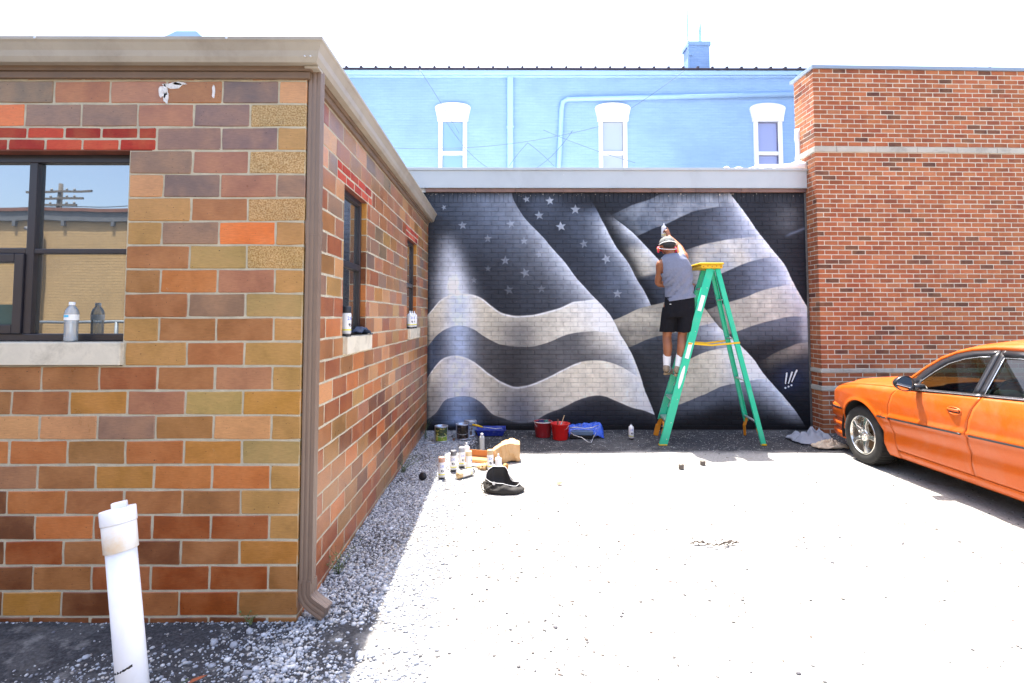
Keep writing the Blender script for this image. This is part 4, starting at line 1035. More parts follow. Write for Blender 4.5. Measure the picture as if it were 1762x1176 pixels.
def rail_label(t0, t1, w, oval=False):
    a = LN_[0].lerp(LN_[1], t0) + nn_ * .0008; b = LN_[0].lerp(LN_[1], t1) + nn_ * .0008; m = MB()
    if oval:
        c = (a + b) / 2; L = (b - a).length / 2; P = [c + d * L * math.cos(k * math.pi / 10) + xx_ * w * math.sin(k * math.pi / 10) for k in range(20)]
    else: P = [a - xx_ * w, a + xx_ * w, b + xx_ * w, b - xx_ * w]
    m.add(P + [p + nn_ * .0008 for p in P], [tuple(range(len(P))), tuple(range(len(P), 2 * len(P)))] + [(i, (i + 1) % len(P), len(P) + (i + 1) % len(P), len(P) + i) for i in range(len(P))])
    m.build('safety_label', LAB, r1)
rail_label(.755, .845, .024); rail_label(.485, .575, .024); rail_label(.315, .445, .022, True)
m = MB(); c = LN_[0].lerp(LN_[1], .40) + nn_ * .002; m.lathe([(.006, 0), (.006, .0015)], tuple(c), 8, 'y')
for t in (.04, .13, .26, .39, .52, .64, .77, .89):
    for A, B, k in ((LN_[0], LN_[1], 1),):
        c = A.lerp(B, t) + nn_ * .001 + xx_ * .02; m.lathe([(.005, -.001), (.005, .001)], tuple(c), 6, 'y')
m.build('rivets', ALU, r1)

# ------------------------------------------------------------------ small goods
WHT = mat('white_plastic', (.80, .80, .80), .4, 0, .05, 10, .03)
BLKP = mat('black_plastic', (.012, .012, .014), .4, 0, .1, 10, .05)
def can_mat():
    m, nt, out = newmat('spray_can_label')
    p = N(nt, 'ShaderNodeBsdfPrincipled'); p.inputs['Roughness'].default_value = .3
    tc = N(nt, 'ShaderNodeTexCoord').outputs['Object']; s = N(nt, 'ShaderNodeSeparateXYZ'); nt.links.new(tc, s.inputs[0])
    r = N(nt, 'ShaderNodeValToRGB'); r.color_ramp.interpolation = 'CONSTANT'
    mr = N(nt, 'ShaderNodeMapRange'); nt.links.new(s.outputs[2], mr.inputs[0]); mr.inputs[1].default_value = 0; mr.inputs[2].default_value = .20; nt.links.new(mr.outputs[0], r.inputs[0])
    e = r.color_ramp.elements; e[0].position = 0; e[0].color = (.03, .03, .035, 1); e[1].position = .09; e[1].color = (.55, .55, .56, 1)
    for pos, c in ((.20, (.72, .66, .04, 1)), (.25, (.78, .78, .79, 1)), (.80, (.70, .71, .74, 1)), (.93, (.4, .4, .42, 1))):
        q = e.new(pos); q.color = c
    nt.links.new(r.outputs[0], p.inputs['Base Color']); nt.links.new(p.outputs[0], out.inputs[0]); return m
CANM = can_mat(); BLUEPR = mat('blue_print', (.02, .10, .55), .4, 0, .05); DKPR = mat('dark_print', (.05, .05, .06), .4, 0, .05)
def text_mesh(txt, size):
    cu = bpy.data.curves.new('t', 'FONT'); cu.body = txt; cu.size = size; cu.align_x = 'CENTER'; cu.align_y = 'CENTER'; cu.extrude = .0002; cu.resolution_u = 2
    o = bpy.data.objects.new('t', cu); col.objects.link(o); dg = bpy.context.evaluated_depsgraph_get()
    me = bpy.data.meshes.new_from_object(o.evaluated_get(dg)); bpy.data.objects.remove(o); vs = [v.co.copy() for v in me.vertices]; fs = [tuple(p.vertices) for p in me.polygons]
    bpy.data.meshes.remove(me); return vs, fs
T2 = text_mesh('2X', .034)
def wrap(vs, r, z0, a0=0): return [(math.sin(v.x / r + a0) * (r + .0006 + v.z), -math.cos(v.x / r + a0) * (r + .0006 + v.z), z0 + v.y) for v in vs]
def spray_can(loc, cap, label, rz=0.0, group='spray paint cans', kind='cap', tilt=None):
    r = .033; t = empty('spray_can', loc, rz, label, 'spray can', group)
    m = MB(); m.lathe([(.031, 0), (.033, .003), (.033, .150), (.031, .158), (.024, .166)], n=18); b = m.build('can_body', CANM, t, False)
    m = MB(); m.add(wrap(T2[0], r, .122), T2[1]); m.build('print_lettering', BLUEPR, b, False)
    m = MB(); n = 10; P = []
    for k in range(n): a = 2 * math.pi * k / n; P.append(V((.016 * math.cos(a) * (1 + .3 * math.sin(3 * a)), .014 * math.sin(a), 0)))
    m.add(wrap(P, r, .078, .15), [tuple(range(n))]); m.build('print_emblem', DKPR, b, False)
    if kind == 'cap': m = MB(); m.lathe([(.0315, .160), (.032, .164), (.031, .203), (.028, .207), (.0, .208)], n=18, caps=False); m.build('cap', cap, t, False)
    else:
        m = MB(); m.lathe([(.024, .166), (.014, .178), (.011, .180), (.011, .186), (.0, .187)], n=14, caps=False); b2 = m.build('can_dome', ALU, t, False); m = MB(); m.lathe([(.008, .186), (.008, .202), (.0, .204)], n=10, caps=False); m.build('nozzle', cap, t, False)
    if tilt: t.rotation_euler = tilt
    return t
PINK = mat('peach_cap', C(226, 176, 150, .7), .45); GREYC = mat('grey_cap', (.14, .14, .15), .45); CREAM = mat('cream_cap', C(240, 216, 170, .75), .45); BLKC = mat('black_cap', (.02, .02, .025), .45); LTG = mat('light_grey_cap', (.33, .34, .36), .45); TANC = mat('tan_cap', C(222, 190, 140, .75), .45)
spray_can((-.600, 5.36, .008), PINK, 'peach capped spray can standing apart at the left edge of the cluster', R(12))
spray_can((-.510, 5.62, .008), GREYC, 'dark grey capped spray can just behind the peach capped one', R(-4))
spray_can((-.437, 5.76, .008), LTG, 'light grey capped spray can behind the dark grey capped one', R(30))
spray_can((-.352, 5.60, .008), CREAM, 'cream capped spray can beside the can lying on its side', R(75))
spray_can((-.135, 5.65, .008), TANC, 'tan capped spray can near the open black bag', R(8))
spray_can((-.050, 5.50, .008), WHT, 'uncapped silver and white spray can right behind the black bag', R(160), kind='nozzle')
spray_can((-.400, 5.98, .008), WHT, 'white topped spray can at the back of the cluster by the cardboard', R(140), kind='nozzle')
spray_can((-.305, 5.50, .040), TANC, 'spray can lying on its side among the standing cans', 0, tilt=(R(90), 0, R(-42)))
spray_can((1.645, 7.05, .008), BLKC, 'lone spray can with white nozzle standing at the foot of the mural', R(4), kind='nozzle')
spray_can((-1.078, 3.73, WZ0 - .001), BLKC, 'spray can with tall dark cap on the nearer side window sill', R(62))
for k, (yy, lab) in enumerate(((6.20, 'nozzled spray can at the near end of the farther side window sill'), (6.34, 'nozzled spray can in the middle of the farther side window sill'), (6.50, 'nozzled spray can at the far end of the farther side window sill'))):
    spray_can((X1 + .004, yy, WZ0 - .001), WHT, lab, R(60 + 20 * k), 'spray cans on the farther sill', kind='nozzle')

def bottle_mat():
    m, nt, out = newmat('clear_bottle_plastic')
    t = N(nt, 'ShaderNodeBsdfTransparent'); t.inputs[0].default_value = (.86, .9, .93, 1); g = N(nt, 'ShaderNodeBsdfGlossy'); g.inputs['Roughness'].default_value = .05
    d = N(nt, 'ShaderNodeBsdfDiffuse'); d.inputs[0].default_value = (.80, .86, .92, 1)
    f = N(nt, 'ShaderNodeLayerWeight'); f.inputs[0].default_value = .35
    a = N(nt, 'ShaderNodeMixShader'); a.inputs[0].default_value = .34; nt.links.new(t.outputs[0], a.inputs[1]); nt.links.new(d.outputs[0], a.inputs[2])
    b = N(nt, 'ShaderNodeMixShader'); nt.links.new(f.outputs[0], b.inputs[0]); nt.links.new(a.outputs[0], b.inputs[1]); nt.links.new(g.outputs[0], b.inputs[2]); nt.links.new(b.outputs[0], out.inputs[0]); return m
PET = bottle_mat()
def water_bottle(loc, label, lab=True):
    t = empty('water_bottle', loc, 0, label, 'bottle'); m = MB()
    prof = [(.020, .0), (.030, .004), (.0325, .014), (.0315, .02)]
    for k in range(8): z = .026 + k * .011; prof += [(.0325, z), (.0295, z + .0055)]
    prof += [(.0325, .115), (.0325, .145), (.033, .150), (.031, .160), (.026, .175), (.017, .188), (.0125, .193), (.0125, .200)]
    m.lathe(prof, n=24); m.build('bottle_body', PET, t, False)
    m = MB(); m.lathe([(.0145, .196), (.0145, .212), (.0, .213)], n=16, caps=False); m.build('screw_cap', WHT, t, False)
    if lab:
        m = MB(); m.lathe([(.0331, .116), (.0331, .146)], n=24, caps=False); l_ = m.build('paper_label', LAB, t, False)
        m = MB(); m.lathe([(.0334, .131), (.0334, .143)], n=24, caps=False); o = m.build('label_print', mat('cyan_print', (.10, .50, .75), .5), l_, False)
        me = o.data; bm = bmesh.new(); bm.from_mesh(me); bmesh.ops.delete(bm, geom=[f for f in bm.faces if not (f.calc_center_median().y < -.01 and f.calc_center_median().x < .012)], context='FACES'); bm.to_mesh(me); bm.free()
    return t
water_bottle((-2.305, D1 + .012, WZ0 - .001), 'clear plastic water bottle standing on the front window sill')
water_bottle((-.250, 6.42, .006), 'clear water bottle standing beside the cardboard and paper', False)

# paint tins
TIN = mat('tin_plate', (.50, .56, .66), .32, .7, .1, 8, .05)
def tin(loc, label, panel, rz=0, lid=False):
    t = empty('paint_tin', loc, rz, label, 'paint tin', 'paint tins by the mural wall'); m = MB()
    m.lathe([(.083, 0), (.086, .004), (.084, .008), (.084, .182), (.086, .186), (.086, .192), (.078, .192), (.074, .186), (.072, .1)], n=28); b = m.build('tin_body', TIN, t, False)
    n = 14; P = []; w_ = 1.0
    m = MB(); m.grid([[((.0848) * math.sin(-w_ + 2 * w_ * i / n), -(.0848) * math.cos(-w_ + 2 * w_ * i / n), z) for i in range(n + 1)] for z in (.014, .178)]); m.build('tin_label', panel, b, False)
    m = MB(); m.tube([(.088 * math.sin(a), -.088 * math.cos(a) - .012 * math.cos(a * .5), .155 - .085 * math.cos(a * .6) * (1 if abs(a) < 1.5 else 1)) for a in [-1.5 + 3.0 * k / 14 for k in range(15)]], .0018, 5); m.build('wire_handle', ALU, t, False)
    if lid: m = MB(); m.lathe([(.080, .196), (.080, .200), (.0, .201)], n=24, caps=False); m.build('lid', TIN, t, False)
    return t
def tin_label(name, a, b, z):
    m, nt, out = newmat(name); p = N(nt, 'ShaderNodeBsdfPrincipled'); p.inputs['Roughness'].default_value = .4
    tc = N(nt, 'ShaderNodeTexCoord').outputs['Object']; s = N(nt, 'ShaderNodeSeparateXYZ'); nt.links.new(tc, s.inputs[0])
    n = noise(nt, tc, 9, 3, .6); ad = N(nt, 'ShaderNodeMath', operation='MULTIPLY_ADD'); nt.links.new(n.outputs[0], ad.inputs[0]); ad.inputs[1].default_value = .06; nt.links.new(s.outputs[2], ad.inputs[2])
    c = mixc(nt, ramp(nt, ad.outputs[0], z, z + .01), a, b)
    c = mixc(nt, ramp(nt, noise(nt, tc, 26, 2, .5).outputs[0], .56, .6), c, (.42, .40, .10) if 'green' in name else (.09, .06, .05))
    nt.links.new(c, p.inputs['Base Color']); nt.links.new(p.outputs[0], out.inputs[0]); return m
tin((-.790, 6.97, .006), 'paint tin with green and yellow label, left of the three', tin_label('green_tin_label', C(140, 180, 60, .7), C(60, 80, 50, .7), .10), R(10))
tin((-.530, 7.10, .006), 'open paint tin with dark brown label and pale edges', tin_label('dark_tin_label', C(36, 28, 26, .7), C(24, 20, 20, .7), .10), R(8))
tin((-.44, 7.30, .006), 'plain pale blue grey paint tin half hidden behind the dark labelled one', tin_label('pale_tin_label', C(170, 190, 215, .7), C(150, 170, 200, .7), .10), R(50), True)
m = MB(); m.lathe([(.082, 0), (.084, .006), (.078, .007), (.074, .004), (0, .004)], (-.90, 6.80, .012), 24, caps=False); tag(m.build('tin_lid', TIN), 'round metal tin lid lying on the gravel beside the green labelled tin', 'lid')
jar = empty('plastic_cup', (-.66, 7.02, .03), label='clear plastic cup tipped on its side between the paint tins', cat='cup'); jar.rotation_euler = (R(70), R(20), R(30))
m = MB(); m.lathe([(.03, -.04), (.036, .04)], n=16, caps=False); m.lathe([(.038, .038), (.038, .044)], n=16, caps=False); m.build('cup_body', PET, jar, False)

# roller tray, yellow brush
NAVY = mat('blue_tray_plastic', (.012, .03, .30), .4, 0, .2, 8, .05, 40, .002, (.25, .3, .42), .5, grime_s=25)
m = MB(); P = [(-.38, -.02), (.0, -.02)]
def tray(mb, x0, x1, y0, y1, h, sl):
    o = [(x0, y0), (x1, y0), (x1, y1), (x0, y1)]; i_ = [(x0 + sl, y0 + sl), (x1 - sl, y0 + sl), (x1 - sl, y1 - sl), (x0 + sl, y1 - sl)]
    lv = [[(x, y, .01) for x, y in i_], [(x, y, h) for x, y in o], [(x - .008 * (1 if x == x1 else -1) * -1, y, h + .004) for x, y in o]]
    mb.rings([lv[0], lv[1]], True, False, False); mb.add([(x, y, h) for x, y in o] + [(x + (.012 if x == x1 else -.012), y + (.012 if y == y1 else -.012), h + .002) for x, y in o], [(0, 1, 5, 4), (1, 2, 6, 5), (2, 3, 7, 6), (3, 0, 4, 7)])
tray(m, -.36, .02, 7.22, 7.50, .085, .03); tr = m.build('paint_tray', NAVY, solid=.003); tag(tr, 'blue plastic roller tray splashed with paint against the mural wall', 'paint tray')
br = empty('paint_brush', (-.36, 7.2, .1), label='yellow handled roller frame leaning across the blue tray', cat='paint roller')
m = MB(); m.tube([(-.41, 7.20, .165), (-.34, 7.21, .150), (-.27, 7.22, .128)], [.012, .014, .009], 8); m.build('handle', YEL, br)
m = MB(); m.tube([(-.27, 7.22, .128), (-.18, 7.24, .115), (-.10, 7.26, .10), (-.02, 7.27, .108)], .004, 6); m.build('wire_frame', ALU, br)

# red buckets
REDB = mat('red_bucket_plastic', (.62, .012, .012), .38, 0, .1, 6, .05, 30, .002, (.25, .02, .02), .4); REDD = mat('dusty_red_bucket', (.34, .02, .03), .5, 0, .15, 8, .08, 30, .002, (.25, .16, .17), .5, grime_s=9)
def bucket(loc, label, mt, r0, r1, h, rz, rimm):
    t = empty('bucket', loc, rz, label, 'bucket', 'red buckets by the mural'); m = MB()
    m.lathe([(r0, .0), (r0 + .002, .004), (r1 - .002, h - .012), (r1 + .005, h - .010), (r1 + .005, h), (r1 - .004, h), (r0 - .006, .012), (0, .012)], n=28, caps=False); m.build('bucket_body', mt, t, False)
    m = MB(); m.tube([((r1 + .006) * math.cos(a), (r1 + .006) * math.sin(a) * .35 - (r1) * .96 * abs(math.sin(a)), h - .01 - (h * .45) * abs(math.sin(a))) for a in [math.pi * k / 16 for k in range(17)]], .0022, 5); m.build('wire_handle', ALU, t, False)
    m = MB(); m.lathe([(r1 + .0055, h - .008), (r1 + .0075, h - .004), (r1 + .0055, h + .001)], n=28, caps=False); m.build('rim', rimm, t, False)
    return t
bucket((.525, 7.24, .004), 'dark red bucket with pale rim stuffed with coloured rags', REDD, .098, .118, .20, R(20), WHT)
bucket((.735, 7.08, .004), 'bright red bucket holding paint brushes', REDB, .092, .120, .205, R(-35), REDB)
def blob(mb, c, s, n=10, k=.25, seed=0, fr=2.0):
    """crumpled cloth lump: noisy dome"""
    rr = []
    for i in range(n + 1):
        ph = math.pi * .5 * i / n; ring = []
        for j in range(2 * n):
            th = 2 * math.pi * j / (2 * n); p = V((math.cos(th) * math.cos(ph), math.sin(th) * math.cos(ph), math.sin(ph)))
            q = 1 + k * mnoise.noise(p * fr + V((seed, seed, 0))) + k * .6 * mnoise.noise(p * fr * 2.7 + V((seed, 3, 0)))
            ring.append((c[0] + p.x * s[0] * q, c[1] + p.y * s[1] * q, c[2] + max(0, p.z * s[2] * (q + .5 * k * mnoise.noise(p * fr * 2 + V((9, seed, 1)))))))
        rr.append(ring)
    mb.rings(rr, False, False, True)
for i, (x, c_, s_, lab) in enumerate(((.49, C(60, 60, 110, .6), .055, 'purple rag bundled in the dark red bucket'), (.565, C(70, 130, 120, .6), .05, 'green rag bundled in the dark red bucket'))):
    m = MB(); blob(m, (x, 7.23, .165), (s_, .06, .05), 9, .5, i * 3 + 1, 3); tag(m.build('rag', mat('rag_cloth_%s' % ('purple', 'green')[i], c_, .9, 0, .2, 30)), lab, 'rag')
WOODL = mat('brush_handle_wood', C(226, 196, 150, .7), .5, 0, .1, 20)
for i, (a, b, w_, mt, lab) in enumerate((((.72, 7.06, .12), (.79, 7.08, .31), .012, WOODL, 'pale wooden brush handle standing tallest in the bright red bucket'), ((.70, 7.05, .12), (.705, 7.06, .265), .016, mat('brown_handle', C(140, 90, 66, .6), .5), 'brown brush handle leaning in the bright red bucket'), ((.70, 7.03, .12), (.755, 7.03, .235), .013, mat('pale_blue_handle', C(160, 200, 220, .7), .5), 'pale blue brush handle leaning in the bright red bucket'))):
    a, b = V(a), V(b); t = empty('paint_brush', a, 0, lab, 'paint brush', 'brushes in the bright red bucket'); m = MB(); m.tube([a, a.lerp(b, .5), a.lerp(b, .95), b], [w_ * .5, w_ * .7, w_ * .55, w_ * .2], 8, flat=.6); m.build('handle', mt, t)
    m = MB(); m.tube([a - (b - a) * .15, a], [w_ * .9, w_ * .9], 8, flat=.5); m.build('ferrule', ALU, t)

# second tray draped with blue plastic
t2 = empty('paint_tray', (1.0, 7.2, 0), label='grey metal roller tray on wire legs beside the bright red bucket', cat='paint tray')
m = MB(); m.prism([(.88, .10), (.90, .055), (1.14, .05), (1.17, .095), (1.15, .105), (.92, .11)], 7.06, 7.20); m.build('tray_pan', mat('grey_blue_tray', C(110, 136, 170, .6), .4, .3), t2, bevel=.008)
m = MB(); m.box(.86, 1.18, 7.08, 7.36, .01, .055); m.build('tray_well', mat('black_tray_well', (.01, .01, .012), .6), t2, bevel=.01)
m = MB(); m.tube([(.86, 7.05, .10), (.90, 7.0, .07), (1.0, 6.95, .05), (1.06, 6.88, .012), (1.10, 6.86, .01), (1.13, 6.95, .03), (1.19, 7.05, .09)], .0045, 6); m.build('wire_leg', ALU, t2)
PBL = mat('blue_plastic_sheet', (.02, .09, .55), .28, 0, .3, 12, .3, 30, .004, (.3, .45, .8), .5, grime_s=30)
m = MB(); P = []
for i in range(30):
    u = i / 29; row = []
    for j in range(12):
        v = j / 11; x = .85 + .46 * u; yy = 7.10 + .32 * v
        z = .085 + .055 * math.sin(math.pi * v) + .045 * u * math.sin(math.pi * v) + .028 * mnoise.noise(V((u * 7, v * 5, 2))) + .014 * mnoise.noise(V((u * 18, v * 12, 4)))
        if v < .12: z -= .05
        if u > .93: z -= .06 * (u - .93) / .07
        row.append((x + .01 * mnoise.noise(V((u * 9, v * 7, 7))), yy, max(.012, z)))
    P.append(row)
m.grid(P); tag(m.build('plastic_liner', PBL, solid=.003), 'crumpled bright blue plastic liner draped over the grey tray', 'tray liner')
m = MB(); m.tube([(.85, 7.06, .15), (.95, 7.08, .155), (1.05, 7.10, .135), (1.15, 7.12, .14), (1.24, 7.14, .17)], .005, 6); tag(m.build('roller_frame', ALU), 'bent wire roller frame lying over the blue plastic liner', 'paint roller')

# cardboard carton and crumpled paper bag
CARD = mat('cardboard', C(222, 160, 100, .62), .85, 0, .08, 6, .15, 60); KRAFT = mat('kraft_paper', C(230, 186, 132, .66), .8, 0, .1, 5, .2, 30)
bx = empty('cardboard_tray', (-.25, 5.95, 0), label='low open cardboard tray lying tilted behind the spray cans', cat='box')
Mx = Matrix.Translation((-.27, 5.98, .02)) @ Matrix.Rotation(R(-18), 4, 'Z') @ Matrix.Rotation(R(6), 4, 'X')
for nm, bxs in (('box_base', (-.17, .17, -.11, .11, 0, .004)), ('box_side', (-.17, .17, -.114, -.1101, 0, .05)), ('box_side', (-.17, .17, .1101, .114, 0, .075)), ('box_side', (-.174, -.1701, -.11, .11, 0, .055)), ('box_side', (.1701, .174, -.11, .11, 0, .055))):
    m = MB(); m.box(*bxs, M=Mx); m.build(nm, CARD, bx)
m = MB(); m.box(-.17, .17, -.21, -.1141, .002, .006, M=Mx @ Matrix.Rotation(R(-4), 4, 'X')); m.build('box_flap', mat('white_card', (.74, .72, .68), .8), bx)
m = MB(); P = []
for i in range(20):
    u = i / 19; ring = []
    w_ = .06 + .06 * math.sin(math.pi * .75 * u); h_ = .05 + .06 * math.sin(math.pi * .7 * u)
    for j in range(16):
        a = 2 * math.pi * j / 16; k = 1 + .22 * mnoise.noise(V((u * 6, math.cos(a) * 2, math.sin(a) * 2))) + .1 * mnoise.noise(V((u * 14, math.cos(a) * 5, math.sin(a) * 5)))
        sq = 1 / max(abs(math.cos(a)), abs(math.sin(a))) ** .6
        ring.append((-.16 + .34 * u + .0 * math.cos(a), 5.98 + .10 * u + math.cos(a) * w_ * k * sq, max(.008, h_ + math.sin(a) * h_ * k * sq)))
    P.append(ring)
m.rings(P, False, True, False); tag(m.build('paper_bag', KRAFT, solid=.002), 'crumpled pale kraft paper bag lying in the sun beyond the cans', 'paper bag')
m = MB(); blob(m, (-.20, 5.70, .006), (.06, .05, .05), 7, .7, 4, 3); tag(m.build('paper_scrap', KRAFT), 'small crumpled tan paper scrap between the standing cans', 'paper')
tp = MB(); tp.lathe([(.022, -.014), (.040, -.014), (.040, .014), (.022, .014), (.022, -.014)], (0, 0, 0), 22, 'y', caps=False); o = tp.build('tape_roll', mat('masking_tape', C(206, 148, 78, .66), .6), None, False); o.location = (.02, 5.62, .043); o.rotation_euler = (R(10), 0, R(55)); tag(o, 'roll of tan masking tape standing on edge behind the bag', 'tape roll')

# black bag
BAG = mat('black_nylon', (.014, .012, .011), .75, 0, .3, 14, .5, 90, .003); BAGL = mat('bag_zip_tape', (.55, .55, .56), .5)
bgx, bgy = .015, 5.0
bag = empty('tool_bag', (bgx, bgy, 0), label='open black nylon bag slumped on the sunlit ground', cat='bag')
def bagring(t, inner=False):
    # t 0 bottom .. 1 mouth
    P = []
    for j in range(40):
        a = 2 * math.pi * j / 40; ca, sa = math.cos(a), math.sin(a)
        rx = .172 + .025 * math.sin(math.pi * min(1, t * 1.3)) - .03 * t; ry = .10 + .02 * math.sin(math.pi * t) - .035 * t
        hz = .105 + .085 * min(1, max(0, sa) * 2.5) * min(1, max(0, (.62 - ca) * 3)) - .05 * max(0, ca) - .025 * max(0, -sa)
        nz = mnoise.noise(V((ca * 1.7, sa * 1.7, t * 2.2))) * .022 * (.4 + t) + mnoise.noise(V((ca * 4, sa * 4, t * 5))) * .009
        x = bgx + ca * (rx + nz) - .02 * t; y = bgy + sa * (ry + nz) + .02 * t * (1 if sa > 0 else .4)
        P.append((x, y, .004 + hz * t + (nz * .4 if t > .2 else 0)))
    return P
m = MB(); rs = [bagring(t) for t in (0, .08, .22, .4, .6, .8, .93, 1.0)]; m.rings(rs, True, False, True)
inner = [[(bgx - .02 + (p[0] - bgx + .02) * k, bgy + (p[1] - bgy) * k, max(.012, p[2] * kz)) for p in rs[-1]] for k, kz in ((.94, .94), (.86, .6), (.78, .25), (.3, .12))]
m.rings(inner, False, True, True); m.build('bag_body', BAG, bag)
m = MB(); m.tube([p for p in rs[-1]] + [rs[-1][0]], .0028, 6, caps=False); m.build('zip_edge', BAGL, bag)
m = MB(); m.tube([(bgx - .14, bgy - .05, .09), (bgx - .19, bgy - .07, .11), (bgx - .215, bgy - .06, .06), (bgx - .20, bgy - .04, .02), (bgx - .16, bgy - .05, .03)], .008, 6, flat=.5); m.tube([(bgx - .12, bgy - .10, .08), (bgx - .16, bgy - .13, .07), (bgx - .19, bgy - .13, .03), (bgx - .16, bgy - .10, .015)], .006, 6, flat=.5); m.build('strap', BAG, bag)
m = MB(); m.lathe([(.014, -.002), (.014, .002)], (bgx - .10, bgy - .105, .10), 10, 'y'); m.build('buckle', BAGL, bag)
# lids / caps / litter
def lidcap(loc, label, rot=(0, 0, 0), r=.0285, h=.045):
    t = MB(); t.lathe([(r, 0), (r, h - .004), (r - .003, h), (0, h)], n=18, caps=False); t.lathe([(r - .003, 0), (r - .003, h - .006), (0, h - .006)], n=18, caps=False)
    o = t.build('can_cap', mat('brown_grey_cap', (.10, .085, .07), .5) if 'brown_grey_cap' not in bpy.data.materials else bpy.data.materials['brown_grey_cap'], None, False); o.location = loc; o.rotation_euler = rot
    return tag(o, label, 'cap', 'loose can caps on the ground')
lidcap((1.845, 5.70, .008), 'brownish can cap on the sunlit ground, nearer and left of its twin'); lidcap((2.12, 5.84, .008), 'brownish can cap on the sunlit ground, farther and right of its twin', (R(4), 0, .3))
t = MB(); t.lathe([(.036, -.012), (.038, .012), (.0, .013)], n=20, caps=True); o = t.build('can_cap', BLKP, None, False); o.location = (-.775, 5.31, .045); o.rotation_euler = (R(80), 0, R(-12)); tag(o, 'round black cap standing on edge in the shaded gravel', 'cap', 'loose can caps on the ground')
m = MB(); m.add([(0, -.025, 0), (.03, -.012, .006), (.045, .012, .002), (.012, .02, .008), (-.03, .008, .004)], [(0, 1, 3), (1, 2, 3), (0, 3, 4)]); o = m.build('plastic_chip', mat('orange_chip', C(240, 140, 60, .7), .5), None, False, solid=.004); o.location = (.52, 5.19, .012); tag(o, 'small orange plastic chip on the sunlit ground right of the bag', 'litter')
# debris of torn tape and twigs
DEB = mat('torn_debris', C(90, 74, 62, .25), .8, 0, .4, 20)
db = empty('debris', (1.43, 3.82, 0), label='torn strip of brown litter and twigs in the middle of the bright yard', cat='litter'); rd = random.Random(8)
m = MB()
for i in range(9):
    x = 1.27 + .04 * i; y = 3.80 + .03 * math.sin(i * 1.1); m.grid([[(x + .05 * u + rd.uniform(-.006, .006), y + .014 * v + rd.uniform(-.006, .006), .016 + rd.uniform(0, .018) * math.sin(math.pi * u)) for v in (0, .5, 1)] for u in (0, .33, .66, 1)], False)
m.build('torn_strip', DEB, db, solid=.002)
for i in range(10):
    a = V((1.30 + rd.uniform(0, .28), 3.80 + rd.uniform(-.03, .10), .012)); b = a + V((rd.uniform(-.06, .06), rd.uniform(-.03, .03), rd.uniform(.0, .02))); m = MB(); m.tube([a, a.lerp(b, .5) + V((0, 0, .006)), b], .0026, 5); m.build('twig', DEB, db)
# rags by the car
def rag(cx_, cy_, w_, d_, h_, mt, seed, label):
    m = MB(); n = 26; P = []
    for i in range(n):
        row = []
        for j in range(n):
            u, v = i / (n - 1) * 2 - 1, j / (n - 1) * 2 - 1; r_ = math.hypot(u, v) if True else 0
            e = 1 + .22 * mnoise.noise(V((u * 1.5, v * 1.5, seed)))
            sq = max(abs(u), abs(v)); k = sq / max(r_, 1e-6); uu, vv = u * (k * .6 + .4), v * (k * .6 + .4)
            fold = abs(mnoise.noise(V((u * 2.6, v * 2.6, seed + 3)))) * 1.3 + .5 * abs(mnoise.noise(V((u * 6, v * 6, seed + 5))))
            z = .012 + h_ * max(0, (1 - sq ** 2.2)) * (.35 + fold) + .012 * fold
            row.append((cx_ + uu * w_ * e, cy_ + vv * d_ * e, z))
        P.append(row)
    m.grid(P); return tag(m.build('rag', mt, solid=.003), label, 'rag')
rag(3.92, 6.95, .27, .22, .12, mat('grey_cloth', C(170, 176, 190, .62), .9, 0, .15, 5, .4, 200, .002, (.25, .25, .28), .5), 3, 'light grey cloth heaped on the ground in front of the car bumper')
rag(3.93, 6.60, .20, .10, .10, mat('stained_cloth', C(232, 214, 190, .66), .9, 0, .12, 5, .4, 200, .002, C(220, 150, 90, .66), .6, grime_s=9), 9, 'white and orange stained cloth lying by the front wheel')
# blue rag / tray on near sill
m = MB(); P = []
for i in range(16):
    u = i / 15; P.append([(X1 - .038 + .085 * v, 3.93 + .34 * u, WZ0 + .004 + .055 * math.sin(math.pi * min(1, .12 + u)) * (.5 + .5 * math.sin(math.pi * (v * .8 + .1))) + .012 * mnoise.noise(V((u * 6, v * 5, 1)))) for v in [k / 7 for k in range(8)]])
m.grid(P); tag(m.build('cap_hat', mat('navy_cloth', (.012, .03, .075), .7, 0, .3, 12, .4, 120, .002, (.06, .12, .22), .5, grime_s=16), solid=.004), 'folded navy blue cloth cap on the nearer side window sill', 'cap')
# leaf, dry
m = MB(); m.add([(0, 0, 0), (.028, .010, .006), (.06, .006, .004), (.085, 0, .0), (.06, -.010, .003), (.03, -.012, .005)], [(0, 1, 5), (1, 2, 4, 5), (2, 3, 4)]); o = m.build('dry_leaf', mat('dry_leaf_brown', C(176, 96, 60, .6), .7, 0, .2, 30), None, False, solid=.0012); o.location = (-1.345, 2.385, .02); o.rotation_euler = (0, 0, R(50)); tag(o, 'single dry brown leaf on the gravel near the white pipe', 'leaf')
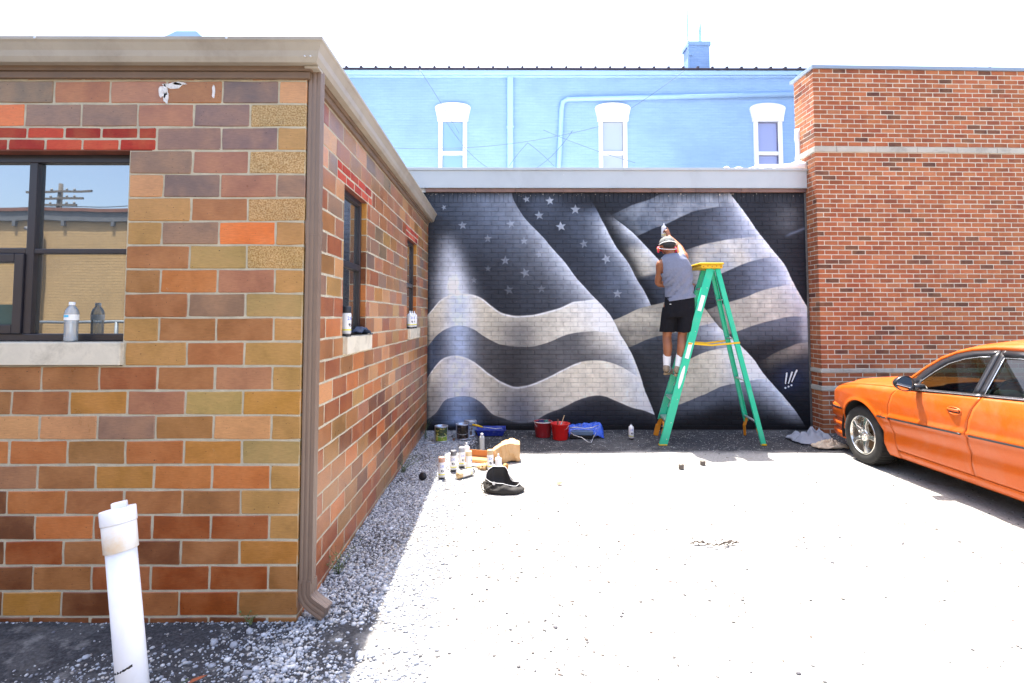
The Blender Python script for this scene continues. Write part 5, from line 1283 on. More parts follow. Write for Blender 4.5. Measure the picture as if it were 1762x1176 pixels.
# ------------------------------------------------------------------ white standpipe
PVC = mat('white_pvc', (.80, .81, .84), .35, 0, .03, 4, .03, 40, .001, C(214, 206, 196, .75), .25, grime_s=4)
PVCY = mat('primer_stained_pvc', (.78, .76, .72), .4, 0, .04, 4, .03, 40, .001, C(246, 208, 150, .8), .85, grime_s=7)
pb = V((-1.372, 2.13, -.05)); pt = V((-1.552, 2.23, .80))
pp = empty('pvc_standpipe', (pb.x, pb.y, 0), label='leaning white plastic standpipe with a square plugged cap, front left', cat='pipe')
ax = (pt - pb).normalized(); Q = V((0, 0, 1)).rotation_difference(ax).to_matrix().to_4x4(); L = (pt - pb).length
MM = Matrix.Translation(pb) @ Q
def lp(prof, name, mt, par, n=36, **k):
    m = MB(); m.lathe([(r, z) for r, z in prof], (0, 0, 0), n); m.v = [tuple(MM @ V(p)) for p in m.v]; return m.build(name, mt, par, **k)
pipe = lp([(.0535, 0), (.0535, L - .10)], 'pipe_shaft', PVC, pp)
lp([(.054, L - .155), (.0595, L - .152), (.0602, L - .052), (.059, L - .05)], 'coupling', PVCY, pp)
lp([(.0615, L - .0495), (.063, L - .046), (.063, L + .004), (.061, L + .008), (.054, L + .008), (.052, L - .002), (.0, L - .002)], 'clean_out_rim', PVC, pp)
m = MB(); m.box(-.019, .033, -.019, .019, L - .002, L + .032); m.v = [tuple(MM @ Matrix.Rotation(R(25), 4, 'Z') @ V(p)) for p in m.v]; m.build('square_plug', PVC, pp, bevel=.004)
m = MB(); n = 16
m.grid([[(.0540 * math.sin(a), -.0540 * math.cos(a), .285 + dz + .012 * (a + .9) + .004 * mnoise.noise(V((a * 9, dz * 90, 0))) + (0 if dz == 0 else -.012 * (1 if a < .3 else .2) * max(0, mnoise.noise(V((a * 14, 3, 0))) + .3))) for a in [-1.3 + 2.0 * i / 24 for i in range(25)]] for dz in (0, .009)])
m.v = [tuple(MM @ V(p)) for p in m.v]; m.build('marker_line', BLKP, pipe)
# weeds
WEED = mat('weed_leaf', (.10, .15, .05), .7, 0, .35, 30, 0)
def weed(x, y, n, h, sp, label, seed):
    r = random.Random(seed); root = empty('weed', (x, y, 0), 0, label, 'weed', 'weeds growing in the gravel'); m = MB(); lf = MB()
    for i in range(n):
        a = r.uniform(0, 6.28); L_ = h * r.uniform(.5, 1); p = [V((x + r.uniform(-.02, .02), y + r.uniform(-.02, .02), 0))]
        for k in range(5): p.append(p[-1] + V((math.cos(a) * sp * (k + 1) * .2, math.sin(a) * sp * (k + 1) * .2, L_ / 5)) + V((r.uniform(-.004, .004), r.uniform(-.004, .004), 0)))
        m.tube(p, [.0016, .0014, .0012, .001, .0008, .0006], 4)
        for q in p[1:]:
            for _ in range(3):
                b = r.uniform(0, 6.28); l = r.uniform(.008, .017); d_ = V((math.cos(b), math.sin(b), r.uniform(-.1, .6))).normalized(); s_ = d_.cross(V((0, 0, 1))).normalized() * l * .28
                lf.add([q, q + d_ * l * .5 + s_, q + d_ * l, q + d_ * l * .5 - s_], [(0, 1, 2, 3)])
    m.build('stem', WEED, root); lf.build('leaves', WEED, root)
weed(-1.28, 2.16, 12, .10, .05, 'leafy weed growing at the right foot of the white standpipe', 1); weed(-1.44, 2.08, 8, .07, .04, 'weed in front of the white standpipe', 2)
weed(X1 + .06, 3.42, 12, .20, .04, 'tall weed against the tiled side wall near the downspout', 3); weed(X1 + .05, 5.6, 16, .22, .06, 'weed clump at the foot of the side wall below the farther window', 5); weed(X1 + .07, 7.1, 12, .26, .04, 'weeds in the corner between side wall and mural', 6)
weed(-1.30, D1 - .03, 4, .10, .02, 'tiny weed sprouting from the joint at the front wall foot', 8)

# ------------------------------------------------------------------ orange car (left side faces -x, nose towards +y)
def car_paint():
    m, nt, out = newmat('orange_metallic_paint')
    p = N(nt, 'ShaderNodeBsdfPrincipled'); pos = N(nt, 'ShaderNodeNewGeometry').outputs['Position']
    n = noise(nt, pos, 420, 2, .5); n2 = noise(nt, pos, 2.2, 5, .7, .6)
    c = mixc(nt, ramp(nt, n.outputs[0], .35, .65), C(232, 98, 10, .52), C(246, 116, 16, .57))
    mm = N(nt, 'ShaderNodeMath', operation='MULTIPLY'); nt.links.new(ramp(nt, n2.outputs[0], .5, .8), mm.inputs[0]); mm.inputs[1].default_value = .16
    c = mixc(nt, mm.outputs[0], c, (.40, .32, .26))
    nt.links.new(c, p.inputs['Base Color']); p.inputs['Metallic'].default_value = .1; p.inputs['Specular IOR Level'].default_value = .3; p.inputs['Roughness'].default_value = .42
    p.inputs['Coat Weight'].default_value = .2; p.inputs['Coat Roughness'].default_value = .05
    nt.links.new(p.outputs[0], out.inputs[0]); return m
PAINT = car_paint()
TRIM = mat('satin_black_trim', (.014, .014, .017), .32, 0, .1, 10, .03); RUB = mat('tyre_rubber', (.014, .0135, .013), .85, 0, .25, 14, .3, 60, .003, (.06, .055, .05), .5, grime_s=6)
CHR = mat('brushed_bright_rim', (.66, .64, .60), .25, .9, .12, 12, .04, 40, .001, (.30, .24, .15), .5, grime_s=9); CHS = mat('window_bright_strip', (.6, .62, .65), .25, .8, .05)
DARKI = mat('dark_interior', (.018, .017, .018), .85, 0, .2, 8); SEAT = mat('grey_seat_cloth', (.030, .028, .030), .9, 0, .2, 20)
WGL = glass_mat('green_tinted_glass', (.27, .37, .33), .06); HLG = glass_mat('lamp_lens', (.9, .6, .5), .08, .05)
UNDER = mat('underbody', (.012, .012, .012), .9)
car = empty('sedan', (4.705, 4.6, 0), label='orange four door sedan parked facing the wall at the right edge', cat='car')
XC = 4.705
def interp(x, xs_, ys_): return float(np.interp(x, xs_, ys_))
ZT = lambda y: .585 + (5.685 - y) * .031          # top of the rubbing strip
def belt(y): return .892 + (5.10 - y) * .058 if y < 5.25 else .883 - (y - 5.25) * .03
def sidex(y, z):
    base = interp(z, [.15, .22, .30, .42, .52, .60, .72, .82, .90, 1.0], [3.915, 3.885, 3.868, 3.856, 3.846, 3.842, 3.846, 3.862, 3.892, 3.95])
    tz = z - ZT(y)
    if -.042 < tz < 0: base -= .013                                     # rubbing strip stands proud
    elif tz <= -.042: base += .004 + .020 * math.exp(-((tz + .17) / .055) ** 2)   # cladding hollow
    if y > 5.75: base += .22 * ((y - 5.75) / 1.0) ** 2.1
    if y < 3.0: base += .16 * ((3.0 - y) / .8) ** 2.2
    return base
WYF, WYR, WR = 5.915, 3.205, .374
def arch(y, wy):                                       # lower edge of a panel above a wheel
    d_ = abs(y - wy)
    return .30 + math.sqrt(max(0, WR ** 2 - d_ ** 2)) if d_ < WR else None
def topf(y):                                           # fender top line
    return interp(y, [5.0, 5.35, 5.6, 5.9, 6.2, 6.4, 6.52, 6.62], [.895, .884, .872, .852, .816, .782, .750, .70])
SIDES = (1, -1)
def mx(x, s): return x if s == 1 else 2 * XC - x
def panel(name, yl, yr, zb, zt, s, nu=36, nv=30, mt=None, extra=None, par=None):
    """yl/yr: boundary y as function of z;  zb/zt: bottom/top z as function of y"""
    m = MB(); P = []
    for i in range(nu + 1):
        u = i / nu; row = []
        ym = yl(.6) + (yr(.6) - yl(.6)) * u
        b, t = zb(ym), zt(ym)
        zz = [b + (t - b) * (j / nv) for j in range(nv + 1)]
        # crisp rubbing strip: snap rows
        k = ZT(ym)
        for e in (k + .0005, k - .0005, k - .0415, k - .0425):
            if b + .02 < e < t - .02:
                j = min(range(1, nv), key=lambda q: abs(zz[q] - e)); zz[j] = e
        zz = sorted(zz)
        for z in zz:
            y = yl(z) + (yr(z) - yl(z)) * u
            row.append((mx(sidex(y, z), s), y, z))
        P.append(row)
    m.grid(P); o = m.build(name, mt or PAINT, par or car)
    md = o.modifiers.new('solid', 'SOLIDIFY'); md.thickness = .012; md.offset = -1 if s == 1 else -1
    return o
gapF = lambda z: interp(z, [.18, .27, .36, .45, .58, .70, .80, .86, .90], [5.372, 5.384, 5.414, 5.440, 5.456, 5.452, 5.424, 5.375, 5.30])
gapM = lambda z: interp(z, [.18, .27, .36, .45, .60, .72, .82, .90, .96], [4.508, 4.512, 4.528, 4.540, 4.540, 4.522, 4.492, 4.452, 4.44])
gapR = lambda z: interp(z, [.18, .27, .38, .50, .62, .72, .84, .98, 1.1], [3.60, 3.60, 3.60, 3.585, 3.54, 3.50, 3.46, 3.43, 3.42])
G = .0048
for s in SIDES:
    def zbf(y):
        a = arch(y, WYF)
        if a is None: return .30 if y > WYF else .19
        return max(a, .19 if y < WYF else .30)
    # fender: from the door gap forward; edges of the arch need fine columns
    m = MB(); P = []
    ysf = list(np.linspace(5.372, WYF - WR, 12)) + [WYF - WR * math.cos(t) for t in np.linspace(0.02, math.pi - .02, 40)] + list(np.linspace(WYF + WR, 6.56, 9))
    for y0 in ysf:
        fr = max(0, 1 - (y0 - 5.372) / .18); b = zbf(y0)
        if abs(y0 - WYF) < WR and y0 < WYF: b = max(b, .19)
        t = topf(y0); zz = [b + (t - b) * j / 34 for j in range(35)]; k = ZT(y0)
        if y0 < 5.60:
            for e in (k + .0005, k - .0005, k - .0415, k - .0425):
                if b + .02 < e < t - .02: j = min(range(1, 34), key=lambda q: abs(zz[q] - e)); zz[j] = e
            zz = sorted(zz)
        row = []
        for z in zz:
            y = y0 + fr * (gapF(z) + G - 5.372)
            x = sidex(y, z) if y < 5.62 else sidex(y, z) + (.013 if -.042 < z - ZT(y) < 0 else 0)
            # flared lip round the wheel opening
            rr = math.hypot(y - WYF, z - .30)
            x -= .014 * math.exp(-((rr - WR) / .03) ** 2) if z > .22 else 0
            if z > t - .05: x += .030 * ((z - t + .05) / .05) ** 2
            row.append((mx(x, s), y, z))
        P.append(row)
    m.grid(P); o = m.build('fender', PAINT, car); md = o.modifiers.new('solid', 'SOLIDIFY'); md.thickness = .014; md.offset = -1
    d1_ = panel('front_door', lambda z: gapM(z) + G, lambda z: gapF(z) - G, lambda y: .272, lambda y: belt(y) - .004, s)
    def zbr(y):
        a = arch(y, WYR); return max(.272, a) if a else .272
    d2_ = panel('rear_door', lambda z: gapR(z) + G, lambda z: gapM(z) - G, zbr, lambda y: belt(y) - .004, s)
    def zbq(y):
        a = arch(y, WYR); return a if a else (.25)
    panel('rear_quarter', lambda z: 2.42, lambda z: gapR(z) - G, zbq, lambda y: belt(min(y, 3.4)) + .01, s, nu=60)
    # sill below the doors
    m = MB(); P = []
    for i in range(31):
        y = 3.57 + (5.384 - 3.57) * i / 30; P.append([(mx(sidex(y, z) + dx, s), y, z) for z, dx in ((.266, .012), (.262, .0), (.24, -.004), (.215, .0), (.19, .02), (.18, .10))])
    m.grid(P); m.build('sill_panel', PAINT, car, solid=.006)
    # black inlay of the rubbing strip
    for (ya, yb, pr) in ((5.475, 5.60, None), (4.575, 5.44, d1_), (3.62, 4.50, d2_)):
        m = MB(); P = []
        for i in range(21):
            y = ya + (yb - ya) * i / 20; z = ZT(y) - .023; P.append([(mx(sidex(y, z) - .0035, s), y, z - .007), (mx(sidex(y, z) - .0045, s), y, z), (mx(sidex(y, z) - .0035, s), y, z + .007)])
        m.grid(P); m.build('strip_inlay', TRIM, pr or car, solid=.003)
    for (yy, pr) in ((4.665, d1_), (3.70, d2_)):
        zc_ = .775 + (4.665 - yy) * .05; xx = sidex(yy, zc_)
        m = MB(); m.tube([(mx(xx - .001, s), yy + .072 * math.cos(a), zc_ + .030 * math.sin(a)) for a in [2 * math.pi * k / 20 for k in range(21)]], .006, 6, caps=False); hd = m.build('door_handle', PAINT, pr)
        m = MB(); P = [(mx(xx - .0025, s), yy + .066 * math.cos(2 * math.pi * k / 20), zc_ - .003 + .024 * math.sin(2 * math.pi * k / 20)) for k in range(20)]; m.add(P + [(mx(xx + .002, s), p[1], p[2]) for p in P], [tuple(range(20)), tuple(range(20, 40))] + [(i, (i + 1) % 20, 20 + (i + 1) % 20, 20 + i) for i in range(20)]); m.build('handle_recess', TRIM, hd)
        m = MB(); P = []
        for i in range(9): u = i / 8; P.append([(mx(xx - .010 - .008 * math.sin(math.pi * u), s), yy + .06 - .12 * u, zc_ + .020), (mx(xx - .012 - .010 * math.sin(math.pi * u), s), yy + .06 - .12 * u, zc_ + .010), (mx(xx - .006 - .006 * math.sin(math.pi * u), s), yy + .06 - .12 * u, zc_ - .002)])
        m.grid(P); m.build('handle_grip', PAINT, hd, solid=.004)
    # greenhouse ------------------------------------------------------
    GX = lambda z, y=0: 3.90 + .60 * (z - .9)
    # black frame ring: outer line (below the paint) and glass line, front door
    outer = [(5.235, .905), (5.21, .985), (5.144, 1.088), (5.03, 1.180), (4.901, 1.243), (4.763, 1.277), (4.557, 1.297), (4.496, 1.299)]
    glass = [(5.150, .912), (5.118, .988), (5.035, 1.072), (4.931, 1.155), (4.797, 1.207), (4.663, 1.234), (4.565, 1.242), (4.553, 1.240)]
    m = MB(); m.grid([[(mx(GX(a[1]) - .004, s), a[0], a[1]), (mx(GX((a[1] + b[1]) / 2) - .010, s), (a[0] + b[0]) / 2, (a[1] + b[1]) / 2), (mx(GX(b[1]) + .004, s), b[0], b[1])] for a, b in zip(outer, glass)])
    m.grid([[(mx(GX(z) - .005, s), 4.497, z), (mx(GX(z) - .008, s), 4.53, z), (mx(GX(z) + .004, s), 4.556 + .0 * z, z)] for z in np.linspace(.93, 1.299, 8)])
    m.grid([[(mx(GX(z) - .003, s), y, z) for z in (.905, .93, .96, .99)] for y in (5.235, 5.19, 5.13)])
    m.build('window_frame', TRIM, d1_, solid=.006)
    m = MB()
    rows = [[(mx(GX(z) + .006, s), y, z) for z in np.linspace(belt(y) + .006, interp(y, [p[0] for p in glass][::-1], [p[1] for p in glass][::-1]) + .012, 6)] for y in np.linspace(4.545, 5.16, 20)]
    m.grid(rows); m.build('side_window', WGL, d1_)
    outer2 = [(4.488, 1.299), (4.3, 1.300), (4.0, 1.292), (3.75, 1.262), (3.55, 1.20), (3.42, 1.12), (3.36, .985)]
    glass2 = [(4.44, 1.240), (4.3, 1.244), (4.0, 1.236), (3.77, 1.208), (3.60, 1.15), (3.50, 1.08), (3.455, 1.0)]
    m = MB(); m.grid([[(mx(GX(a[1]) - .004, s), a[0], a[1]), (mx(GX((a[1] + b[1]) / 2) - .010, s), (a[0] + b[0]) / 2, (a[1] + b[1]) / 2), (mx(GX(b[1]) + .004, s), b[0], b[1])] for a, b in zip(outer2, glass2)])
    m.grid([[(mx(GX(z) - .005, s), 4.489, z), (mx(GX(z) - .008, s), 4.46, z), (mx(GX(z) + .004, s), 4.437, z)] for z in np.linspace(.93, 1.299, 8)])
    m.build('window_frame', TRIM, d2_, solid=.006)
    m = MB(); m.tube([(mx(GX(z) - .008, s), 4.434, z) for z in np.linspace(.94, 1.238, 6)], .004, 6); m.tube([(mx(GX(b) - .004, s), a, b) for a, b in glass2[:4]], .003, 5); m.build('bright_strip', CHS, d2_)
    m = MB(); m.tube([(mx(GX(b) - .006, s), a, b) for a, b in glass[:7]], .0028, 5); m.build('bright_strip', CHS, d1_)
    m = MB(); m.grid([[(mx(GX(z) + .006, s), y, z) for z in np.linspace(belt(y) + .006, interp(y, [p[0] for p in glass2][::-1], [p[1] for p in glass2][::-1]) + .012, 6)] for y in np.linspace(3.46, 4.445, 22)]); m.build('side_window', WGL, d2_)
    for (ya, yb, pr) in ((4.452, 5.245, d1_), (3.44, 4.446, d2_)):
        m = MB(); m.grid([[(mx(sidex(y, belt(y)) - .004 + dx, s), y, belt(y) + dz) for dx, dz in ((.010, -.006), (-.002, -.004), (-.002, .010), (.012, .016), (.03, .014))] for y in np.linspace(ya, yb, 16)]); m.build('belt_strip', TRIM, pr, solid=.003)
        m = MB(); m.grid([[(mx(sidex(y, belt(y)) - .0075 + dx, s), y, belt(y) + dz) for dx, dz in ((.0, .002), (.0, .0075))] for y in np.linspace(ya, yb, 16)]); m.build('belt_highlight', CHS, pr, solid=.002)
    # roof rail / pillar in body colour
    sil = [(5.36, .905), (5.275, 1.008), (5.164, 1.118), (5.051, 1.210), (4.921, 1.270), (4.785, 1.308), (4.581, 1.338), (4.3, 1.350), (4.0, 1.342), (3.75, 1.312), (3.52, 1.25), (3.36, 1.16), (3.14, 1.02)]
    low = [(5.30, .895), (5.243, .990), (5.146, 1.090), (5.032, 1.182), (4.903, 1.245), (4.765, 1.279), (4.557, 1.300), (4.3, 1.303), (4.0, 1.295), (3.748, 1.265), (3.545, 1.203), (3.41, 1.12), (3.30, .985)]
    m = MB(); m.grid([[(mx(GX(b[1]) - .006, s), b[0], b[1]), (mx(GX(b[1]) + .001, s), (a[0] + b[0]) / 2, (a[1] + b[1]) / 2 + .006), (mx(GX(a[1]) + .012, s), a[0], a[1]), (mx(GX(a[1]) + .05, s), a[0] - .004, a[1] + .012)] for a, b in zip(sil, low)]); m.build('roof_rail', PAINT, car, solid=.008)
    m = MB(); m.grid([[(mx(GX(z) - .004, s), y, z) for z in np.linspace(.99 - (3.4 - y) * .0, 1.12 - (3.40 - y) * .45, 6)] for y in np.linspace(3.42, 3.12, 8)]); m.build('rear_pillar', PAINT, car, solid=.006)
    # wheels ----------------------------------------------------------
    for wy in (WYF, WYR):
        wx = 3.872 if s == 1 else 2 * XC - 3.872; wh = empty('wheel', (0, 0, 0)); wh.parent = car; wh.location = V((wx, wy, .306)) - V(car.location)
        def L_(prof, name, mt, n=44, sm=True): 
            m = MB(); m.lathe([(r, t * s) for r, t in prof], (0, 0, 0), n, 'x', smooth=sm, caps=False); return m.build(name, mt, wh, False)
        ty = L_([(.205, .012), (.222, .0), (.262, -.004), (.292, .006), (.302, .022), (.306, .05), (.307, .10), (.306, .15), (.302, .178), (.290, .195), (.215, .2)], 'tyre', RUB)
        for gz_ in (.045, .075, .125, .155): L_([(.3085, gz_ - .003), (.304, gz_), (.3085, gz_ + .003)], 'tread_groove', UNDER) if False else None
        m = MB()
        for k in range(48):
            a = 2 * math.pi * k / 48; ca, sa = math.cos(a), math.sin(a); M_ = Matrix.Rotation(a, 4, 'X'); m.box(*( (.012, .185) if s == 1 else (-.185, -.012)), -.0045, .0045, .3045, .3105, M=M_)
        m.build('tread_blocks', RUB, ty, False)
        L_([(.207, .010), (.202, .003), (.196, .006), (.190, .030), (.184, .06), (.18, .16), (.03, .165)], 'rim', CHR)
        for k in range(5):
            a = 2 * math.pi * k / 5 + .35; M_ = Matrix.Rotation(a, 4, 'X'); m = MB()
            x0, x1, x2 = .022 * s, .004 * s, .05 * s
            v = [(x0, -.030, .05), (x0, .030, .05), (x1, .017, .120), (x1 + .004 * s, .024, .190), (x1 + .004 * s, -.024, .190), (x1, -.017, .120)]
            vb = [(p[0] + .03 * s, p[1] * 1.25, p[2]) for p in v]
            m.add([M_ @ V(p) for p in v + vb], [(0, 1, 2, 5), (5, 2, 3, 4), (0, 6, 7, 1), (1, 7, 8, 2), (2, 8, 9, 3), (3, 9, 10, 4), (4, 10, 11, 5), (5, 11, 6, 0)]); m.build('spoke', CHR, wh, False, bevel=.004)
        L_([(.072, .05), (.070, .022), (.060, .012), (.034, .010), (.030, .002), (.0, .0)], 'hub', CHR, 24)
        m = MB()
        for k in range(5): a = 2 * math.pi * k / 5 + .98; m.lathe([(.009, .016 * s), (.009, -.004 * s), (.0, -.006 * s)], (0, .048 * math.sin(a), .048 * math.cos(a)), 6, 'x', caps=False)
        m.build('wheel_nuts', CHR, wh, False)
        L_([(.150, .10), (.03, .10)], 'brake_disc', mat('rusty_disc', (.20, .12, .06), .6, .5) if 'rusty_disc' not in bpy.data.materials else bpy.data.materials['rusty_disc'], 24)
        # inner arch
        m = MB(); m.grid([[(mx(3.90 + dx, s), wy + math.cos(t) * (WR + .012), .30 + math.sin(t) * (WR + .012)) for dx in (0, .3)] for t in np.linspace(-.25, math.pi + .25, 24)]); m.build('wheel_arch_liner', UNDER, car)
# mirror
for s in SIDES:
    c = V((mx(3.748, s), 5.105, .956)); m = MB(); P = []
    for i in range(9):
        ph = -math.pi / 2 + math.pi * i / 8 * .5 + 0; 
    prof = [(0, .075), (.5, .062), (.8, .04), (.96, .012), (1.0, -.012), (1.0, -.03), (.93, -.032), (.90, -.018)]
    rs = [[(c.x + math.cos(a) * .088 * k * (1 if math.cos(a) * s < 0 else 1.0), c.y + t, c.z + math.sin(a) * .072 * k * (1 - .12 * math.cos(a) * -s)) for a in [2 * math.pi * q / 28 for q in range(28)]] for k, t in prof]
    m.rings(rs, False, False, True); mr_ = m.build('side_mirror', TRIM, car)
    m = MB(); m.add([(c.x + math.cos(a) * .080, c.y - .020, c.z + math.sin(a) * .064) for a in [2 * math.pi * q / 28 for q in range(28)]], [tuple(range(28))]); m.build('mirror_glass', mat('mirror_silver', (.8, .82, .85), .03, 1, 0, 1, 0) if 'mirror_silver' not in bpy.data.materials else bpy.data.materials['mirror_silver'], mr_)
    m = MB(); m.rings([[(mx(x, s), y, z) for y, z in ((5.13, .90), (5.06, .90), (5.07, .945), (5.13, .955))] for x in (3.83, 3.93)], True, True, True); m.build('mirror_arm', TRIM, mr_)
# nose, bumper swept round the front in plan
def plan(t, off=0):                                   # t 0..1 from left arch to right arch
    a = math.pi * t; n_ = 2.7; ca, sa = math.cos(a), math.sin(a)
    hx, hy = (XC - 3.935) + off, .60 + off
    x = XC - hx * (abs(ca) ** (2 / n_)) * (1 if ca > 0 else -1); y = 6.27 + hy * abs(sa) ** (2 / n_) * (1 if sa > 0 else 0)
    return x, y
def sweep(name, prof, mt, t0=0, t1=1, n=60, solid=.008, par=None, yshift=0):
    m = MB(); P = []
    for i in range(n + 1):
        t = t0 + (t1 - t0) * i / n; P.append([(plan(t, o)[0], plan(t, o)[1] + yshift, z) for o, z in prof])
    m.grid(P); return m.build(name, mt, par or car, solid=solid)
bp_ = sweep('front_bumper', [(-.06, .17), (-.02, .18), (.0, .22), (.0, .255), (-.035, .275), (-.035, .295), (.004, .315), (.006, .36), (-.03, .38), (-.03, .40), (.010, .425), (.014, .50), (.012, .548), (-.010, .566), (-.05, .572)], PAINT)
sweep('bumper_strip', [(.0135, .512), (.0185, .516), (.0185, .532), (.0135, .536)], TRIM, .0, 1, par=bp_, solid=.003)
sweep('nose_panel', [(-.035, .566), (-.032, .62), (-.04, .665), (-.07, .70), (-.12, .722)], PAINT, .02, .98)
for (a, b) in ((.03, .22), (.78, .97)):
    hl = sweep('headlight', [(-.030, .580), (-.026, .60), (-.030, .650), (-.036, .672)], HLG, a, b, 14); sweep('lamp_housing', [(-.034, .582), (-.034, .67)], CHS, a, b, 14, par=hl)
# hood
def zh(y, k):  # k 0 centre .. 1 edge
    e = topf(min(y, 6.60)) if y < 6.60 else .70
    return e + .055 * (1 - abs(k) ** 2.2) + (.0 if abs(k) > .62 else .014)
m = MB(); P = []
for i in range(31):
    y = 5.18 + (6.62 - 5.18) * i / 30; row = []
    for j in range(41):
        k = -1 + 2 * j / 40; xe = XC - (sidex(y, topf(y)) + .026); nose = max(0, (y - 6.35) / .27); yy = y + (1 - abs(k) ** 2.2) * .20 * max(0, (y - 5.6) / 1.0)
        row.append((XC + k * xe, yy, zh(y, k) - .02 * nose ** 2))
    P.append(row)
m.grid(P); m.build('hood', PAINT, car, solid=.008)
# cowl, windscreen, roof, rear window, boot
rail = [(5.36, .905), (5.275, 1.008), (5.164, 1.118), (5.051, 1.210), (4.921, 1.270), (4.785, 1.308), (4.581, 1.338), (4.3, 1.350), (4.0, 1.342), (3.75, 1.312), (3.52, 1.25), (3.36, 1.16), (3.14, 1.02)]
def cross(y, z, crown, pull, n=17):
    xe = XC - (3.90 + .60 * (z - .9) + .05); return [(XC - xe * (1 - 2 * j / (n - 1)), y + pull * (1 - (1 - 2 * j / (n - 1)) ** 2), z + .012 + crown * (1 - (1 - 2 * j / (n - 1)) ** 2)) for j in range(n)]
m = MB(); m.grid([cross(y, z, .02, .16) for y, z in rail[:6]]); m.build('windscreen', WGL, car)
m = MB(); m.grid([cross(y, z, .035 if i else .02, .16 * (1 - i / 3) if i < 3 else -.10 * max(0, (i - 4)) / 2) for i, (y, z) in enumerate(rail[5:11])]); m.build('roof', PAINT, car, solid=.008)
m = MB(); m.grid([cross(y, z, .02, -.10 - .0 * z) for y, z in rail[10:]]); m.build('rear_window', WGL, car)
m = MB(); P = []
for i in range(16):
    y = 3.16 - (3.16 - 2.30) * i / 15; zed = belt(3.3) + .005 - .05 * (i / 15) ** 3; xe = XC - sidex(y, .9) - .0
    P.append([(XC + (-1 + 2 * j / 20) * xe, y - .06 * (1 - (1 - 2 * j / 20) ** 2), zed + .03 * (1 - (-1 + 2 * j / 20) ** 2)) for j in range(21)])
m.grid(P); m.build('boot_lid', PAINT, car, solid=.008)
m = MB(); P = []
for i in range(41):
    a = math.pi * i / 40; n_ = 3.2; x = XC - (XC - 3.99) * (abs(math.cos(a)) ** (2 / n_)) * (1 if math.cos(a) > 0 else -1); y = 2.46 - .36 * abs(math.sin(a)) ** (2 / n_); P.append([(x, y + .03, .22), (x, y, .26), (x, y - .01, .50), (x, y, .56), (x, y + .05, .575), (x, y + .05, .93)])
m.grid(P); m.build('rear_bumper', PAINT, car, solid=.008)
# floor, firewall and cabin
m = MB(); m.box(4.0, 5.41, 2.4, 6.55, .20, .24); m.box(4.02, 5.39, 5.20, 5.26, .24, .86); m.box(4.02, 5.39, 3.2, 3.25, .24, .95); m.box(3.99, 4.02, 3.3, 5.2, .24, .86); m.box(5.39, 5.42, 3.3, 5.2, .24, .86); m.box(4.25, 5.16, 6.3, 6.6, .25, .62); m.build('floor_pan', UNDER, car)
m = MB(); m.rings([[(x, y, z) for y, z in ((5.24, .84), (4.98, .875), (4.86, .87), (4.82, .80), (4.84, .60), (5.24, .60))] for x in (3.99, 5.42)], True, True, False); m.build('dashboard', DARKI, car, bevel=.02, seg=3)
m = MB(); m.rings([[(x, 4.84 + .08 * math.cos(a), .885 + .045 * math.sin(a)) for a in [math.pi * q / 8 for q in range(9)]] for x in (4.16, 4.24, 4.46, 4.54)], True, True, True); m.build('instrument_hood', DARKI, car)
Sx = V((4.36, 4.70, .88)); tl = Matrix.Rotation(R(25), 3, 'X')
m = MB(); m.tube([Sx + tl @ V((.175 * math.cos(a), 0, .175 * math.sin(a))) for a in [2 * math.pi * q / 28 for q in range(29)]], .013, 8, caps=False); m.tube([Sx + tl @ V((-.17, 0, 0)), Sx, Sx + tl @ V((.17, 0, 0))], .014, 6); m.tube([Sx, Sx + V((0, .16, -.05))], .02, 8); m.build('steering_wheel', mat('grey_wheel_rim', (.05, .055, .055), .5), car)
for x in (4.34, 5.07):
    m = MB(); rs = []
    for z, d_, w_, yo in ((.50, .06, .22, 4.26), (.62, .07, .235, 4.24), (.85, .06, .235, 4.17), (1.0, .05, .20, 4.12), (1.055, .03, .15, 4.10)): rs.append([(x + w_ * math.copysign(abs(math.cos(a)) ** .5, math.cos(a)), yo + d_ * math.copysign(abs(math.sin(a)) ** .6, math.sin(a)), z) for a in [2 * math.pi * q / 16 for q in range(16)]])
    m.rings(rs); m.box(x - .23, x + .23, 4.26, 4.72, .40, .52); st = m.build('front_seat', SEAT, car)
    m = MB(); m.rings([[(x + w_ * math.copysign(abs(math.cos(a)) ** .6, math.cos(a)), 4.08 + d_ * math.sin(a), z) for a in [2 * math.pi * q / 14 for q in range(14)]] for z, w_, d_ in ((1.06, .10, .03), (1.09, .13, .045), (1.17, .125, .045), (1.20, .09, .03))]); m.build('head_restraint', SEAT, st)
m = MB(); m.box(4.06, 5.35, 3.30, 3.45, .45, 1.0); m.box(4.06, 5.35, 3.45, 3.9, .40, .55)
for x in (4.36, 5.05): m.box(x - .12, x + .12, 3.30, 3.38, 1.0, 1.12)
m.build('rear_bench', SEAT, car, bevel=.03, seg=3)
m = MB(); m.box(4.40, 4.62, 5.10, 5.12, 1.215, 1.275); m.build('sun_visor', SEAT, car) if False else None
m = MB(); P = [(3.9075, 6.3, .64)]; 

